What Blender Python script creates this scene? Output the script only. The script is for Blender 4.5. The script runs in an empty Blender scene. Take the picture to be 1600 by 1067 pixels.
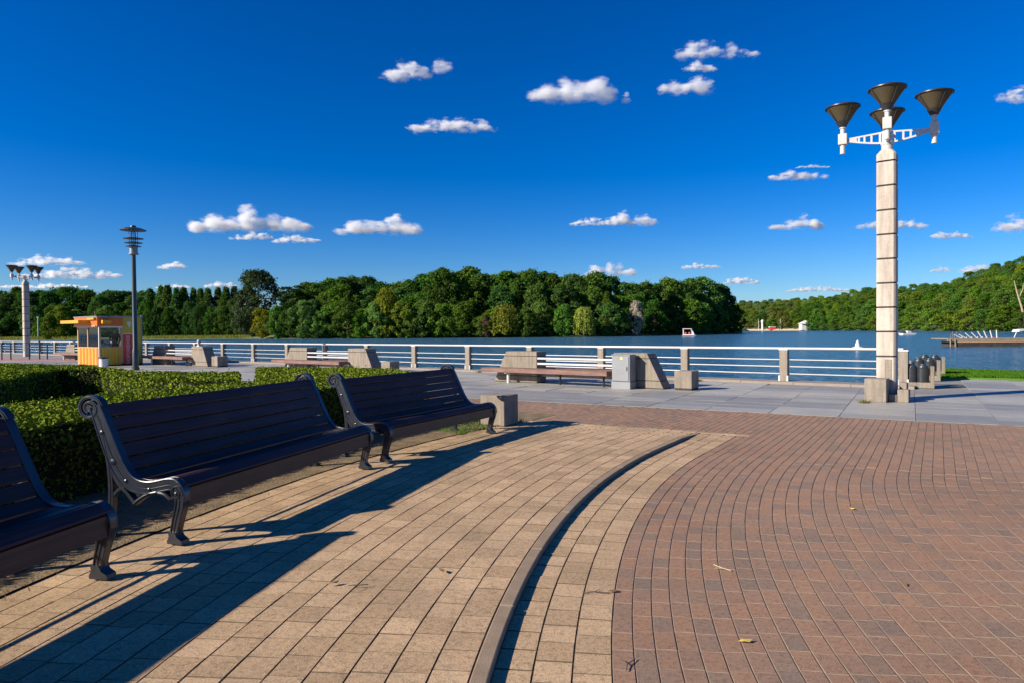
import bpy, math, random
import numpy as np
from mathutils import Vector, Matrix, noise as mnoise
random.seed(7)
rng = np.random.default_rng(7)
sc = bpy.context.scene
col = sc.collection
R = math.radians

# ------------------------------------------------------------------ camera, world, sun, exposure
CAM_H, FPX, PITCH, ROLL = 1.6, 1067.0, R(0.94), -0.0088
cam_d = bpy.data.cameras.new('camera')
cam_d.sensor_width = 36.0
cam_d.lens = 36.0 * FPX / 1600.0
cam_d.clip_start, cam_d.clip_end = 0.05, 60000
cam = bpy.data.objects.new('camera', cam_d)
CM = Matrix.Rotation(math.pi / 2 - PITCH, 3, 'X') @ Matrix.Rotation(ROLL, 3, 'Z')
cam.matrix_world = Matrix.Translation((0, 0, CAM_H)) @ CM.to_4x4()
col.objects.link(cam)
sc.camera = cam

SUN_EL = R(25.5)
SUN_H = Vector((-0.932, -0.362))            # horizontal direction towards the sun
world = bpy.data.worlds.new('World')
sc.world = world
world.use_nodes = True
wn, wl = world.node_tree.nodes, world.node_tree.links
bg = wn['Background']
sky = wn.new('ShaderNodeTexSky')
sky.sky_type = 'NISHITA'
sky.sun_disc = False
sky.sun_elevation = SUN_EL
sky.sun_rotation = math.atan2(SUN_H.x, SUN_H.y)
sky.altitude = 200
sky.air_density = 1.0
sky.dust_density = 0.3
sky.ozone_density = 8.0
gam = wn.new('ShaderNodeGamma'); gam.inputs[1].default_value = 1.15
hs = wn.new('ShaderNodeHueSaturation')
hs.inputs['Hue'].default_value = 0.509
hs.inputs['Saturation'].default_value = 1.2
hs.inputs['Value'].default_value = 1.0
wl.new(sky.outputs[0], gam.inputs[0])
wl.new(gam.outputs[0], hs.inputs['Color'])
wl.new(hs.outputs[0], bg.inputs[0])
bg.inputs[1].default_value = 0.061
sun_d = bpy.data.lights.new('sun', 'SUN')
sun_d.energy = 5.0
sun_d.angle = R(0.53)
sun_d.color = (1.0, 0.90, 0.76)
sun = bpy.data.objects.new('sun', sun_d)
sdir = Vector((SUN_H.x * math.cos(SUN_EL), SUN_H.y * math.cos(SUN_EL), math.sin(SUN_EL)))
sun.rotation_euler = sdir.to_track_quat('Z', 'Y').to_euler()
sun.location = sdir * 60
col.objects.link(sun)
sc.view_settings.view_transform = 'Standard'
sc.view_settings.look = 'None'
sc.view_settings.gamma = 1
sc.view_settings.use_curve_mapping = False
sc.view_settings.exposure = 0.75
sc.cycles.use_denoising = True
sc.cycles.max_bounces = 14
sc.cycles.volume_bounces = 10
sc.cycles.volume_step_rate = 0.25
sc.cycles.transparent_max_bounces = 12
sc.cycles.sample_clamp_indirect = 8

def ray(px, py):
    return CM @ Vector(((px - 800) / FPX, -(py - 533.5) / FPX, -1))
def G(px, py, z=0.0):
    v = ray(px, py); t = (z - CAM_H) / v.z
    return Vector((v.x * t, v.y * t, z))
def AT(px, py, d):
    v = ray(px, py); t = d / v.y
    return Vector((v.x * t, d, CAM_H + v.z * t))

# ------------------------------------------------------------------ helpers
class MB:
    def __init__(s): s.v = []; s.f = []; s.mi = []; s.m = 0; s.parts = []
    def add(s, vs, fs):
        o = len(s.v); s.parts.append((o, len(s.f))); s.v += [tuple(x) for x in vs]
        for f in fs: s.f.append(tuple(i + o for i in f)); s.mi.append(s.m)
    def box(s, x0, x1, y0, y1, z0, z1, T=None):
        vs = [(x, y, z) for z in (z0, z1) for y in (y0, y1) for x in (x0, x1)]
        if T is not None: vs = [T @ Vector(v) for v in vs]
        s.add(vs, [(0, 2, 3, 1), (4, 5, 7, 6), (0, 1, 5, 4), (2, 6, 7, 3), (0, 4, 6, 2), (1, 3, 7, 5)])
        return s
    def prism(s, poly, z0, z1, T=None, axis='Z', caps=True):
        n = len(poly)
        a = sum(poly[i][0] * poly[(i + 1) % n][1] - poly[(i + 1) % n][0] * poly[i][1] for i in range(n))
        if a < 0: poly = poly[::-1]
        if axis == 'Z': vs = [(p[0], p[1], z0) for p in poly] + [(p[0], p[1], z1) for p in poly]
        elif axis == 'X': vs = [(z0, p[0], p[1]) for p in poly] + [(z1, p[0], p[1]) for p in poly]
        else: vs = [(p[0], z1, p[1]) for p in poly] + [(p[0], z0, p[1]) for p in poly]
        if T is not None: vs = [T @ Vector(v) for v in vs]
        fs = [(i, (i + 1) % n, n + (i + 1) % n, n + i) for i in range(n)]
        if caps: fs += [tuple(range(n - 1, -1, -1)), tuple(range(n, 2 * n))]
        s.add(vs, fs); return s
    def tube(s, path, r, n=8, caps=True):
        P = [Vector(p) for p in path]; vs = []; fs = []
        rr = r if isinstance(r, (list, tuple)) else [r] * len(P)
        up = None
        for i, p in enumerate(P):
            d = (P[min(i + 1, len(P) - 1)] - P[max(i - 1, 0)]).normalized()
            if up is None: up = Vector((0, 0, 1)) if abs(d.z) < .9 else Vector((1, 0, 0))
            a = d.cross(up).normalized(); b = a.cross(d).normalized(); up = b
            for k in range(n):
                t = 2 * math.pi * k / n
                vs.append(p + (a * math.cos(t) + b * math.sin(t)) * rr[i])
        for i in range(len(P) - 1):
            for k in range(n):
                k2 = (k + 1) % n
                fs.append((i * n + k, (i + 1) * n + k, (i + 1) * n + k2, i * n + k2)[::-1])
        if caps: fs += [tuple(range(n)), tuple(range(len(P) * n - 1, (len(P) - 1) * n - 1, -1))]
        s.add(vs, fs); return s
    def lathe(s, prof, n=24, c=(0, 0, 0), caps=True):
        vs = []; fs = []; m = len(prof)
        for r, z in prof:
            for k in range(n):
                t = 2 * math.pi * k / n
                vs.append((c[0] + r * math.cos(t), c[1] + r * math.sin(t), c[2] + z))
        for i in range(m - 1):
            for k in range(n):
                k2 = (k + 1) % n
                fs.append((i * n + k, i * n + k2, (i + 1) * n + k2, (i + 1) * n + k))
        if caps: fs += [tuple(range(n - 1, -1, -1)), tuple(range((m - 1) * n, m * n))]
        s.add(vs, fs); return s
    def each(s, name, mats, parent=None, **k):
        out = []; ends = s.parts[1:] + [(len(s.v), len(s.f))]
        for (v0, f0), (v1, f1) in zip(s.parts, ends):
            q = MB(); q.add(s.v[v0:v1], [tuple(i - v0 for i in f) for f in s.f[f0:f1]]); out.append(q.build(name, mats, parent, **k))
        return out
    def mesh(s, name, mats):
        me = bpy.data.meshes.new(name)
        me.from_pydata(s.v, [], s.f)
        for m in (mats if isinstance(mats, (list, tuple)) else [mats]): me.materials.append(m)
        if any(s.mi): me.polygons.foreach_set('material_index', s.mi)
        me.update(); return me
    def build(s, name, mats, parent=None, smooth=False, bevel=0, seg=2, ang=35):
        return link(name, s.mesh(name, mats), parent, smooth, bevel, seg, ang)
def link(name, me, parent=None, smooth=False, bevel=0, seg=2, ang=35):
    o = bpy.data.objects.new(name, me); col.objects.link(o)
    if parent is not None: o.parent = parent
    if smooth:
        me.polygons.foreach_set('use_smooth', [True] * len(me.polygons))
        try: me.set_sharp_from_angle(angle=R(ang))
        except Exception: pass
    if bevel:
        b = o.modifiers.new('bevel', 'BEVEL'); b.width = bevel; b.segments = seg; b.limit_method = 'ANGLE'; b.angle_limit = R(40)
    return o
def np_mesh(name, V, F, mats, mi=None):
    me = bpy.data.meshes.new(name)
    V = np.asarray(V, np.float32); F = np.asarray(F, np.int32); k = F.shape[1]
    me.vertices.add(len(V)); me.vertices.foreach_set('co', V.ravel())
    me.loops.add(F.size); me.loops.foreach_set('vertex_index', F.ravel())
    me.polygons.add(len(F)); me.polygons.foreach_set('loop_start', np.arange(0, F.size, k, dtype=np.int32))
    for m in (mats if isinstance(mats, (list, tuple)) else [mats]): me.materials.append(m)
    if mi is not None: me.polygons.foreach_set('material_index', np.asarray(mi, np.int32))
    me.update(calc_edges=True); me.validate(); me.shade_flat(); return me
def tag(o, label=None, cat=None, group=None, kind=None):
    if label: o['label'] = label
    if cat: o['category'] = cat
    if group: o['group'] = group
    if kind: o['kind'] = kind
    return o
def thing(name, label, cat, loc=(0, 0, 0), rz=0.0, group=None):
    o = bpy.data.objects.new(name, None); col.objects.link(o)
    o.empty_display_size = .2
    o.location = loc; o.rotation_euler = (0, 0, rz)
    return tag(o, label, cat, group)
def dup(root, loc, rz=None, label=None, scale=None):
    r = root.copy(); col.objects.link(r); r.location = loc
    if rz is not None: r.rotation_euler = (0, 0, rz)
    if scale is not None: r.scale = scale
    if label: r['label'] = label
    for ch in list(root.children):
        c = ch.copy(); col.objects.link(c); c.parent = r
        for g in list(ch.children):
            d = g.copy(); col.objects.link(d); d.parent = c
    return r
def struct(name, me_or_mb, mat=None, **k):
    o = me_or_mb.build(name, mat, **k) if isinstance(me_or_mb, MB) else link(name, me_or_mb, **k)
    return tag(o, kind='structure')

# ------------------------------------------------------------------ materials
def newmat(name):
    m = bpy.data.materials.new(name); m.use_nodes = True
    nt = m.node_tree; return m, nt.nodes, nt.links, nt.nodes['Principled BSDF']
def mixc(n, l, fac, a, b, mode='MIX'):
    x = n.new('ShaderNodeMix'); x.data_type = 'RGBA'; x.blend_type = mode
    for sock, v in ((x.inputs[0], fac), (x.inputs[6], a), (x.inputs[7], b)):
        if hasattr(v, 'is_linked'): l.new(v, sock)
        else: sock.default_value = v if not isinstance(v, tuple) else (v + (1,))[:4]
    return x.outputs[2]
def ramp(n, l, src, stops):
    r = n.new('ShaderNodeValToRGB'); e = r.color_ramp.elements
    while len(e) > len(stops): e.remove(e[-1])
    while len(e) < len(stops): e.new(.5)
    for q, (p, c) in zip(e, stops): q.position = p; q.color = (c + (1,))[:4] if isinstance(c, tuple) else (c, c, c, 1)
    l.new(src, r.inputs[0]); return r.outputs[0]
def noise(n, l, vec, scale, detail=4, rough=.55):
    t = n.new('ShaderNodeTexNoise'); t.inputs['Scale'].default_value = scale; t.inputs['Detail'].default_value = detail
    t.inputs['Roughness'].default_value = rough
    if vec is not None: l.new(vec, t.inputs['Vector'])
    return t.outputs[0]
def bump(n, l, h, strength, dist, bs, prev=None):
    b = n.new('ShaderNodeBump'); b.inputs['Strength'].default_value = strength; b.inputs['Distance'].default_value = dist
    l.new(h, b.inputs['Height'])
    if prev is not None: l.new(prev, b.inputs['Normal'])
    l.new(b.outputs[0], bs.inputs['Normal']); return b.outputs[0]
def surf(name, c1, c2, scale=6, rough=.7, bmp=.2, bscale=60, bdist=.004, metallic=0, spec=.5, speckle=0, coat=0, streak=None):
    m, n, l, b = newmat(name)
    tc = n.new('ShaderNodeTexCoord').outputs['Object']
    f = ramp(n, l, noise(n, l, tc, scale), [(.3, 0.0), (.7, 1.0)])
    c = mixc(n, l, f, c1, c2)
    if speckle:
        s = ramp(n, l, noise(n, l, tc, bscale * 1.3, 2), [(.35, 1 - speckle), (.65, 1 + 0.0)])
        c = mixc(n, l, 1.0, c, s, 'MULTIPLY')
    if streak:
        mp = n.new('ShaderNodeMapping'); l.new(tc, mp.inputs[0]); mp.inputs['Scale'].default_value = streak[:3]
        s = ramp(n, l, noise(n, l, mp.outputs[0], 1.0, 5, .7), [(.38, 1 - streak[3]), (.58, 1.0)])
        c = mixc(n, l, 1.0, c, s, 'MULTIPLY')
    l.new(c, b.inputs['Base Color'])
    b.inputs['Roughness'].default_value = rough; b.inputs['Metallic'].default_value = metallic
    b.inputs['Specular IOR Level'].default_value = spec; b.inputs['Coat Weight'].default_value = coat
    if bmp: bump(n, l, noise(n, l, tc, bscale, 3), bmp, bdist, b)
    return m
def rnd_val(n, l):
    oi = n.new('ShaderNodeObjectInfo').outputs['Random']; ge = n.new('ShaderNodeNewGeometry').outputs['Random Per Island']
    a = n.new('ShaderNodeMath'); a.operation = 'ADD'; l.new(oi, a.inputs[0]); l.new(ge, a.inputs[1])
    f = n.new('ShaderNodeMath'); f.operation = 'FRACT'; l.new(a.outputs[0], f.inputs[0]); return f.outputs[0]
def paver(name, stops, rough=.85, dirt=(.10, .085, .06), dirt_amt=.3, sp=.5):
    m, n, l, b = newmat(name)
    pos = n.new('ShaderNodeNewGeometry').outputs['Position']
    c = ramp(n, l, rnd_val(n, l), stops)
    n1 = ramp(n, l, noise(n, l, pos, 1.3, 5, .6), [(.35, 0.0), (.75, 1.0)])
    mm = n.new('ShaderNodeMath'); mm.operation = 'MULTIPLY'; l.new(n1, mm.inputs[0]); mm.inputs[1].default_value = dirt_amt
    c = mixc(n, l, mm.outputs[0], c, dirt)
    s = ramp(n, l, noise(n, l, pos, 130, 4, .75), [(.34, 1 - sp), (.50, 1.0), (.70, 1 + sp * .45)])
    c = mixc(n, l, 1.0, c, s, 'MULTIPLY')
    s2 = ramp(n, l, noise(n, l, pos, 34, 5, .75), [(.36, .66), (.52, 1.0)])
    c = mixc(n, l, 1.0, c, s2, 'MULTIPLY')
    s3 = ramp(n, l, noise(n, l, pos, .55, 6, .68), [(.36, .87), (.55, 1.0), (.72, 1.05)])
    c = mixc(n, l, 1.0, c, s3, 'MULTIPLY')
    l.new(c, b.inputs['Base Color']); b.inputs['Roughness'].default_value = rough
    b.inputs['Specular IOR Level'].default_value = .3
    bump(n, l, noise(n, l, pos, 170, 4, .7), .55, .004, b)
    return m
M = {}
M['tan'] = paver('tan_paving', [(0, (.48, .325, .18)), (.5, (.58, .395, .225)), (.85, (.64, .44, .255)), (1, (.52, .35, .20))], sp=.62)
M['brown'] = paver('brown_brick', [(0, (.37, .207, .122)), (.3, (.345, .20, .124)), (.45, (.29, .19, .13)), (.62, (.39, .22, .127)), (.8, (.255, .178, .127)), (1, (.345, .197, .12))], sp=.4, dirt=(.25, .19, .14), dirt_amt=.35)
M['joint_tan'] = surf('tan_joint_sand', (.085, .06, .034), (.16, .115, .065), 9, .95, .4, 120)
M['joint_brown'] = surf('brown_joint_sand', (.16, .115, .08), (.30, .225, .165), 5, .95, .4, 120)
M['kerb'] = surf('kerb_concrete', (.25, .18, .115), (.34, .25, .165), 7, .9, .4, 140, speckle=.3)
M['soil'] = surf('bed_soil', (.17, .115, .055), (.33, .235, .12), 5, 1, .8, 50, .02, speckle=.5)
M['concrete'] = surf('aggregate_concrete', (.54, .46, .375), (.65, .56, .47), 3, .85, .35, 90, .004, speckle=.35, streak=(9, 9, .9, .28))
M['concrete2'] = surf('washed_concrete', (.29, .24, .185), (.37, .315, .25), 4, .85, .35, 70, .004, speckle=.4, streak=(9, 9, .9, .28))
M['bench_concrete'] = surf('bench_concrete', (.27, .222, .168), (.345, .29, .225), 4, .85, .35, 70, .004, speckle=.4, streak=(9, 9, .9, .28))
M['dark_joint'] = surf('dark_joint', (.03, .028, .025), (.05, .045, .04), 5, .9, 0)
for i, (a, b_) in enumerate((((.34, .33, .30), (.39, .375, .335)), ((.27, .265, .25), (.31, .305, .285)), ((.41, .39, .34), (.46, .435, .38)))):
    M['slab%d' % i] = paver('granite_slab_%s' % ('mid', 'dark', 'light')[i], [(0, a), (1, b_)], .55, (.2, .19, .17), .2, .25)
M['slab_joint'] = surf('granite_joint', (.2, .19, .165), (.28, .26, .22), 3, .9, .2)
M['quay'] = surf('quay_edge_stone', (.26, .215, .18), (.34, .29, .25), 2, .85, .3, 60, speckle=.3)
M['quaywall'] = surf('quay_wall', (.16, .14, .12), (.22, .2, .17), 2, .9, .3, 20)
M['white'] = surf('white_paint', (.62, .60, .57), (.70, .68, .65), 3, .35, .05, 40)
M['white_rail'] = surf('white_rail_paint', (.47, .46, .44), (.54, .525, .505), 3, .3, .03, 40)
M['iron'] = surf('black_cast_iron', (.011, .014, .022), (.02, .024, .034), 12, .32, .25, 90, .002, spec=.6, coat=.25)
M['slat'] = surf('dark_painted_slat', (.044, .019, .021), (.072, .031, .032), 3, .5, .2, 30, .002, spec=.28, streak=(.9, 26, 26, .45))
M['apron'] = surf('brown_slat', (.045, .024, .018), (.075, .038, .026), 3, .45, .2, 30, .002, streak=(.9, 26, 26, .4))
M['plank'] = surf('weathered_redwood', (.17, .088, .066), (.26, .142, .108), 3, .7, .4, 20, .004, streak=(.9, 26, 26, .4))
M['grey_metal'] = surf('grey_cabinet_paint', (.20, .21, .215), (.24, .25, .255), 3, .45, .05, 40)
M['yellow_sticker'] = surf('yellow_sticker', (.7, .62, .05), (.75, .68, .1), 3, .5, 0)
M['black_metal'] = surf('black_metal', (.02, .022, .026), (.035, .037, .042), 5, .35, .1, 60)
M['dark_pole'] = surf('dark_green_grey_pole', (.022, .032, .034), (.035, .045, .047), 4, .35, .08, 60)
M['steel'] = surf('steel', (.18, .18, .19), (.30, .30, .31), 5, .45, .05, 60, metallic=.5)
M['lamp_white'] = surf('lamp_white_metal', (.47, .46, .435), (.56, .55, .53), 4, .4, .05, 60)
M['orange'] = surf('orange_panel', (.55, .115, .004), (.62, .145, .007), 3, .45, .03)
M['yellow'] = surf('yellow_panel', (.62, .285, .006), (.70, .34, .01), 3, .45, .03)
M['ochre'] = surf('ochre_panel', (.50, .36, .02), (.58, .43, .03), 3, .5, .03)
M['red'] = surf('red_panel', (.55, .03, .015), (.65, .045, .02), 3, .45, .03)
M['rust_frame'] = surf('faded_frame_paint', (.50, .29, .15), (.58, .36, .21), 4, .5, .05)
M['sand'] = surf('beach_sand', (.44, .34, .21), (.52, .41, .27), .05, 1, 0)
M['wood_grey'] = surf('weathered_pier_wood', (.22, .17, .115), (.32, .25, .17), 2, .85, .3, 12, .01)
M['dark_wood'] = surf('dark_pier_beam', (.03, .024, .018), (.06, .05, .04), 2, .9, .2, 12)
M['skin'] = surf('skin', (.42, .24, .16), (.48, .28, .19), 8, .55, .05)
M['shirt'] = surf('light_blue_shirt', (.38, .47, .60), (.46, .54, .66), 8, .85, .1)
M['brown_shirt'] = surf('brown_top', (.10, .055, .03), (.15, .085, .05), 8, .85, .1)
M['hair_grey'] = surf('grey_hair', (.30, .28, .26), (.42, .40, .38), 30, .7, .4, 80)
M['hair_dark'] = surf('dark_hair', (.02, .013, .01), (.04, .025, .018), 30, .6, .4, 80)
M['trousers'] = surf('dark_trousers', (.03, .035, .05), (.05, .055, .07), 8, .9, .1)
M['bark'] = surf('bark', (.07, .05, .035), (.13, .10, .07), 1.5, .95, .6, 6, .05)
M['pale_bark'] = surf('pale_dead_bark', (.34, .25, .16), (.44, .34, .24), 1.5, .95, .4, 6, .05)
M['grass'] = surf('grass', (.055, .15, .012), (.09, .21, .02), 3, .9, .3, 30)
M['bank'] = surf('reedy_bank', (.06, .085, .02), (.14, .16, .035), .08, 1, 0)
M['hill'] = surf('forest_floor', (.03, .05, .014), (.05, .075, .02), .03, 1, 0)
M['lakebed'] = surf('lake_bed', (.05, .05, .03), (.08, .075, .05), .02, 1, 0)
M['carpet'] = surf('faded_red_paving', (.30, .14, .12), (.40, .21, .185), 1.2, .9, .2)
M['red_float'] = surf('red_float', (.6, .05, .03), (.68, .08, .05), 3, .4, 0)
M['blue_hull'] = surf('blue_hull', (.03, .10, .25), (.04, .13, .3), 3, .4, 0)
M['interior'] = surf('dark_interior', (.025, .025, .03), (.045, .045, .05), 3, .8, 0)

def leafmat(name, tint=None, trans=.3, lo=.55, hi=1.35):
    m, n, l, b = newmat(name)
    n.remove(b); out = n['Material Output']
    isl = n.new('ShaderNodeNewGeometry').outputs['Random Per Island']
    v = ramp(n, l, isl, [(0, lo), (1, hi)])
    if tint is None: base = n.new('ShaderNodeObjectInfo').outputs['Color']
    else:
        base = ramp(n, l, isl, tint)
    c = mixc(n, l, 1.0, base, v, 'MULTIPLY')
    d = n.new('ShaderNodeBsdfDiffuse'); t = n.new('ShaderNodeBsdfTranslucent'); mx = n.new('ShaderNodeMixShader')
    mx.inputs[0].default_value = trans
    l.new(c, d.inputs[0]); l.new(c, t.inputs[0]); l.new(d.outputs[0], mx.inputs[1]); l.new(t.outputs[0], mx.inputs[2])
    l.new(mx.outputs[0], out.inputs[0]); return m
M['leaf'] = leafmat('tree_leaves', trans=.36)
M['hedge_leaf'] = leafmat('hedge_leaves', [(0, (.085, .145, .014)), (.5, (.14, .20, .018)), (.8, (.23, .245, .028)), (1, (.07, .135, .015))], .06, .7, 1.3)
M['hedge_shade_core'] = surf('hedge_shade_core', (.006, .010, .003), (.012, .018, .005), 8, 1, 0)  # near-black colour stands in for the shade deep among the branches
M['blade'] = leafmat('grass_blades', [(0, (.05, .14, .01)), (1, (.10, .22, .02))], .3)
for nm_, c_ in (('yleaf', (.55, .42, .08)), ('bleaf', (.22, .14, .07))): M[nm_] = surf(nm_.replace('yleaf', 'yellow_leaf').replace('bleaf', 'brown_leaf'), c_, c_, 20, .7, 0)
M['reed'] = leafmat('reeds', [(0, (.16, .19, .03)), (1, (.26, .27, .05))], .3)
M['dry'] = leafmat('dry_grass', [(0, (.20, .16, .05)), (.6, (.30, .24, .09)), (1, (.14, .17, .03))], .3)

def glass(name, c, a):
    m, n, l, b = newmat(name); n.remove(b); out = n['Material Output']
    t = n.new('ShaderNodeBsdfTransparent'); t.inputs[0].default_value = c + (1,)
    g = n.new('ShaderNodeBsdfGlossy'); g.inputs['Roughness'].default_value = .05
    mx = n.new('ShaderNodeMixShader'); fr = n.new('ShaderNodeFresnel'); fr.inputs[0].default_value = a
    l.new(fr.outputs[0], mx.inputs[0]); l.new(t.outputs[0], mx.inputs[1]); l.new(g.outputs[0], mx.inputs[2]); l.new(mx.outputs[0], out.inputs[0])
    return m
M['glass'] = glass('window_glass', (.75, .80, .82), 1.45)
def lampglass():
    m, n, l, b = newmat('smoked_lamp_panel')
    b.inputs['Base Color'].default_value = (.25, .21, .13, 1); b.inputs['Roughness'].default_value = .3
    out = n['Material Output']; t = n.new('ShaderNodeBsdfTransparent'); t.inputs[0].default_value = (.55, .42, .26, 1)
    tr = n.new('ShaderNodeBsdfTranslucent'); tr.inputs[0].default_value = (.30, .20, .10, 1)
    a = n.new('ShaderNodeMixShader'); a.inputs[0].default_value = .5; l.new(b.outputs[0], a.inputs[1]); l.new(tr.outputs[0], a.inputs[2])
    c = n.new('ShaderNodeMixShader'); c.inputs[0].default_value = .38; l.new(a.outputs[0], c.inputs[1]); l.new(t.outputs[0], c.inputs[2])
    l.new(c.outputs[0], out.inputs[0]); return m
M['lampglass'] = lampglass()

def watermat():
    m, n, l, b = newmat('lake_water')
    pos = n.new('ShaderNodeNewGeometry').outputs['Position']
    b.inputs['Base Color'].default_value = (.044, .135, .225, 1); b.inputs['Roughness'].default_value = .17
    b.inputs['IOR'].default_value = 1.33
    def wv(rot, sx, sy, scale, det):
        mp = n.new('ShaderNodeMapping'); l.new(pos, mp.inputs[0]); mp.inputs['Rotation'].default_value = (0, 0, rot); mp.inputs['Scale'].default_value = (sx, sy, 1)
        return noise(n, l, mp.outputs[0], scale, det, .6)
    p1 = bump(n, l, wv(.5, .45, 1, .45, 4), 1.0, 2.6, b)
    p2 = bump(n, l, wv(.15, .6, 1, 1.9, 3), 1.0, .8, b, p1)
    return m
M['water'] = watermat()

# ------------------------------------------------------------------ setting: terrain, water
WZ = -1.0
mb = MB(); mb.add([(-9000, -3000, -4), (9000, -3000, -4), (9000, 14000, -4), (-9000, 14000, -4)], [(0, 1, 2, 3)])
struct('terrain', mb, M['lakebed'])
mb = MB(); mb.add([(-4000, 3, WZ), (4000, 3, WZ), (4000, 2500, WZ), (-4000, 2500, WZ)], [(0, 1, 2, 3)])
struct('lake_water', mb, M['water'])

# paving frame: rows run on circles about CC and straighten beyond TH0
CC = Vector((14.03, 1.44)); TH0 = R(32)
R_SEAM = 13.684                               # seam between brown bricks and the tan strip
def pv(r, s):                                 # s = arc length measured on the seam circle
    th = s / R_SEAM
    if th <= TH0: return Vector((CC.x - r * math.cos(th), CC.y + r * math.sin(th))), math.pi / 2 - th
    e = s - TH0 * R_SEAM
    b = Vector((CC.x - r * math.cos(TH0), CC.y + r * math.sin(TH0)))
    return b + Vector((math.sin(TH0), math.cos(TH0))) * e, math.pi / 2 - TH0
def polar(p):
    q = Vector((p[0], p[1])) - CC
    tdir = Vector((math.sin(TH0), math.cos(TH0))); rdir = Vector((-math.cos(TH0), math.sin(TH0)))
    if q.dot(tdir) > 0: return q.dot(rdir), TH0 * R_SEAM + q.dot(tdir)
    return q.length, math.atan2(q.y, -q.x) * R_SEAM
EDGE_P = Vector((4.82, 12.86)); EDGE_D = Vector((.8631, -.505)); EDGE_N = Vector((.505, .8631))     # granite edge
TANF_P = Vector((2.16, 10.97)); TANF_D = Vector((.866, -.5)); TANF_N = Vector((.5, .866))           # far end of the tan paving
def de(p): return (Vector((p[0], p[1])) - EDGE_P).dot(EDGE_N)
def dt(p): return (Vector((p[0], p[1])) - TANF_P).dot(TANF_N)
K_H = .038
def zup(p):                                   # height of the upper tan paving
    t = min(1, max(0, -dt(p) / 1.0)); return K_H * t * t * (3 - 2 * t)
RK0, RK1 = 14.238, 14.325                       # kerb
R_END = 17.28                                 # outer end of the tan paving, beds behind

def brick_mesh(name, w, l, h, mats, ch=.002):
    a, b = w / 2, l / 2
    vs = [(-a, -b, -h), (a, -b, -h), (a, b, -h), (-a, b, -h), (-a, -b, -ch), (a, -b, -ch), (a, b, -ch), (-a, b, -ch),
          (-a + ch, -b + ch, 0), (a - ch, -b + ch, 0), (a - ch, b - ch, 0), (-a + ch, b - ch, 0)]
    fs = [(8, 9, 10, 11)] + [(i, (i + 1) % 4, 4 + (i + 1) % 4, 4 + i) for i in range(4)] + [(4 + i, 4 + (i + 1) % 4, 8 + (i + 1) % 4, 8 + i) for i in range(4)]
    return vs, fs
def lay(name_root, piece, cells, w, l, mats, base_mb, base_mat, limit=300, h=.03, zjit=.0015):
    """cells: (x, y, z, angle, material index); the nearest `limit` become parts, the rest one stuff part"""
    root = tag(base_mb.build(name_root, base_mat), kind='structure')
    mats = mats if isinstance(mats, list) else [mats]
    vs, fs = brick_mesh(piece, w, l, h, mats)
    protos = []
    for m in mats:
        q = MB(); q.add(vs, fs); q.mi = [0] + [1] * (len(fs) - 1); protos.append(q.mesh(piece, [m, base_mat]))
    def vis(c):
        d = max(.1, c[1]); return (abs(c[0]) / d < .79 and (CAM_H / d < .54), -d)
    inview = sorted([c for c in cells if vis(c)[0]], key=lambda c: c[1])
    near = inview[:limit]; ids = set(id(c) for c in near)
    for c in near:
        o = bpy.data.objects.new(piece, protos[c[4]]); col.objects.link(o); o.parent = root
        o.location = (c[0], c[1], c[2] + random.uniform(-zjit, zjit))
        o.rotation_euler = (random.gauss(0, .004), random.gauss(0, .004), c[3] + random.gauss(0, .004))
    rest = [c for c in cells if id(c) not in ids]
    if rest:
        V0 = np.array(vs); A = np.array([c[3] for c in rest]) + rng.normal(0, .006, len(rest))
        ca, sa = np.cos(A)[:, None], np.sin(A)[:, None]
        X = V0[None, :, 0] * ca - V0[None, :, 1] * sa + np.array([c[0] for c in rest])[:, None]
        Y = V0[None, :, 0] * sa + V0[None, :, 1] * ca + np.array([c[1] for c in rest])[:, None]
        Z = V0[None, :, 2] + (np.array([c[2] for c in rest]) + rng.uniform(-zjit, zjit, len(rest)))[:, None]
        V = np.stack([X, Y, Z], -1).reshape(-1, 3)
        F = (np.array(fs)[None] + (np.arange(len(rest)) * len(vs))[:, None, None]).reshape(-1, 4)
        mi = np.array([[c[4]] + [len(mats)] * (len(fs) - 1) for c in rest]).ravel()
        o = link(piece + '_field', np_mesh(piece + '_field', V, F, mats + [base_mat], mi), root); tag(o, kind='stuff')
    return root

# base sheets -----------------------------------------------------------------
def ring_sheet(r0, r1, s0, s1, zf, ns=80, nr=2):
    mb = MB()
    vs = []
    for i in range(ns + 1):
        s = s0 + (s1 - s0) * i / ns
        for j in range(nr + 1):
            p, _ = pv(r0 + (r1 - r0) * j / nr, s); vs.append((p.x, p.y, zf(p)))
    fs = []
    for i in range(ns):
        for j in range(nr):
            a = i * (nr + 1) + j; fs.append((a, a + 1, a + nr + 2, a + nr + 1))
    mb.add(vs, [f[::-1] for f in fs]); return mb
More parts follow.
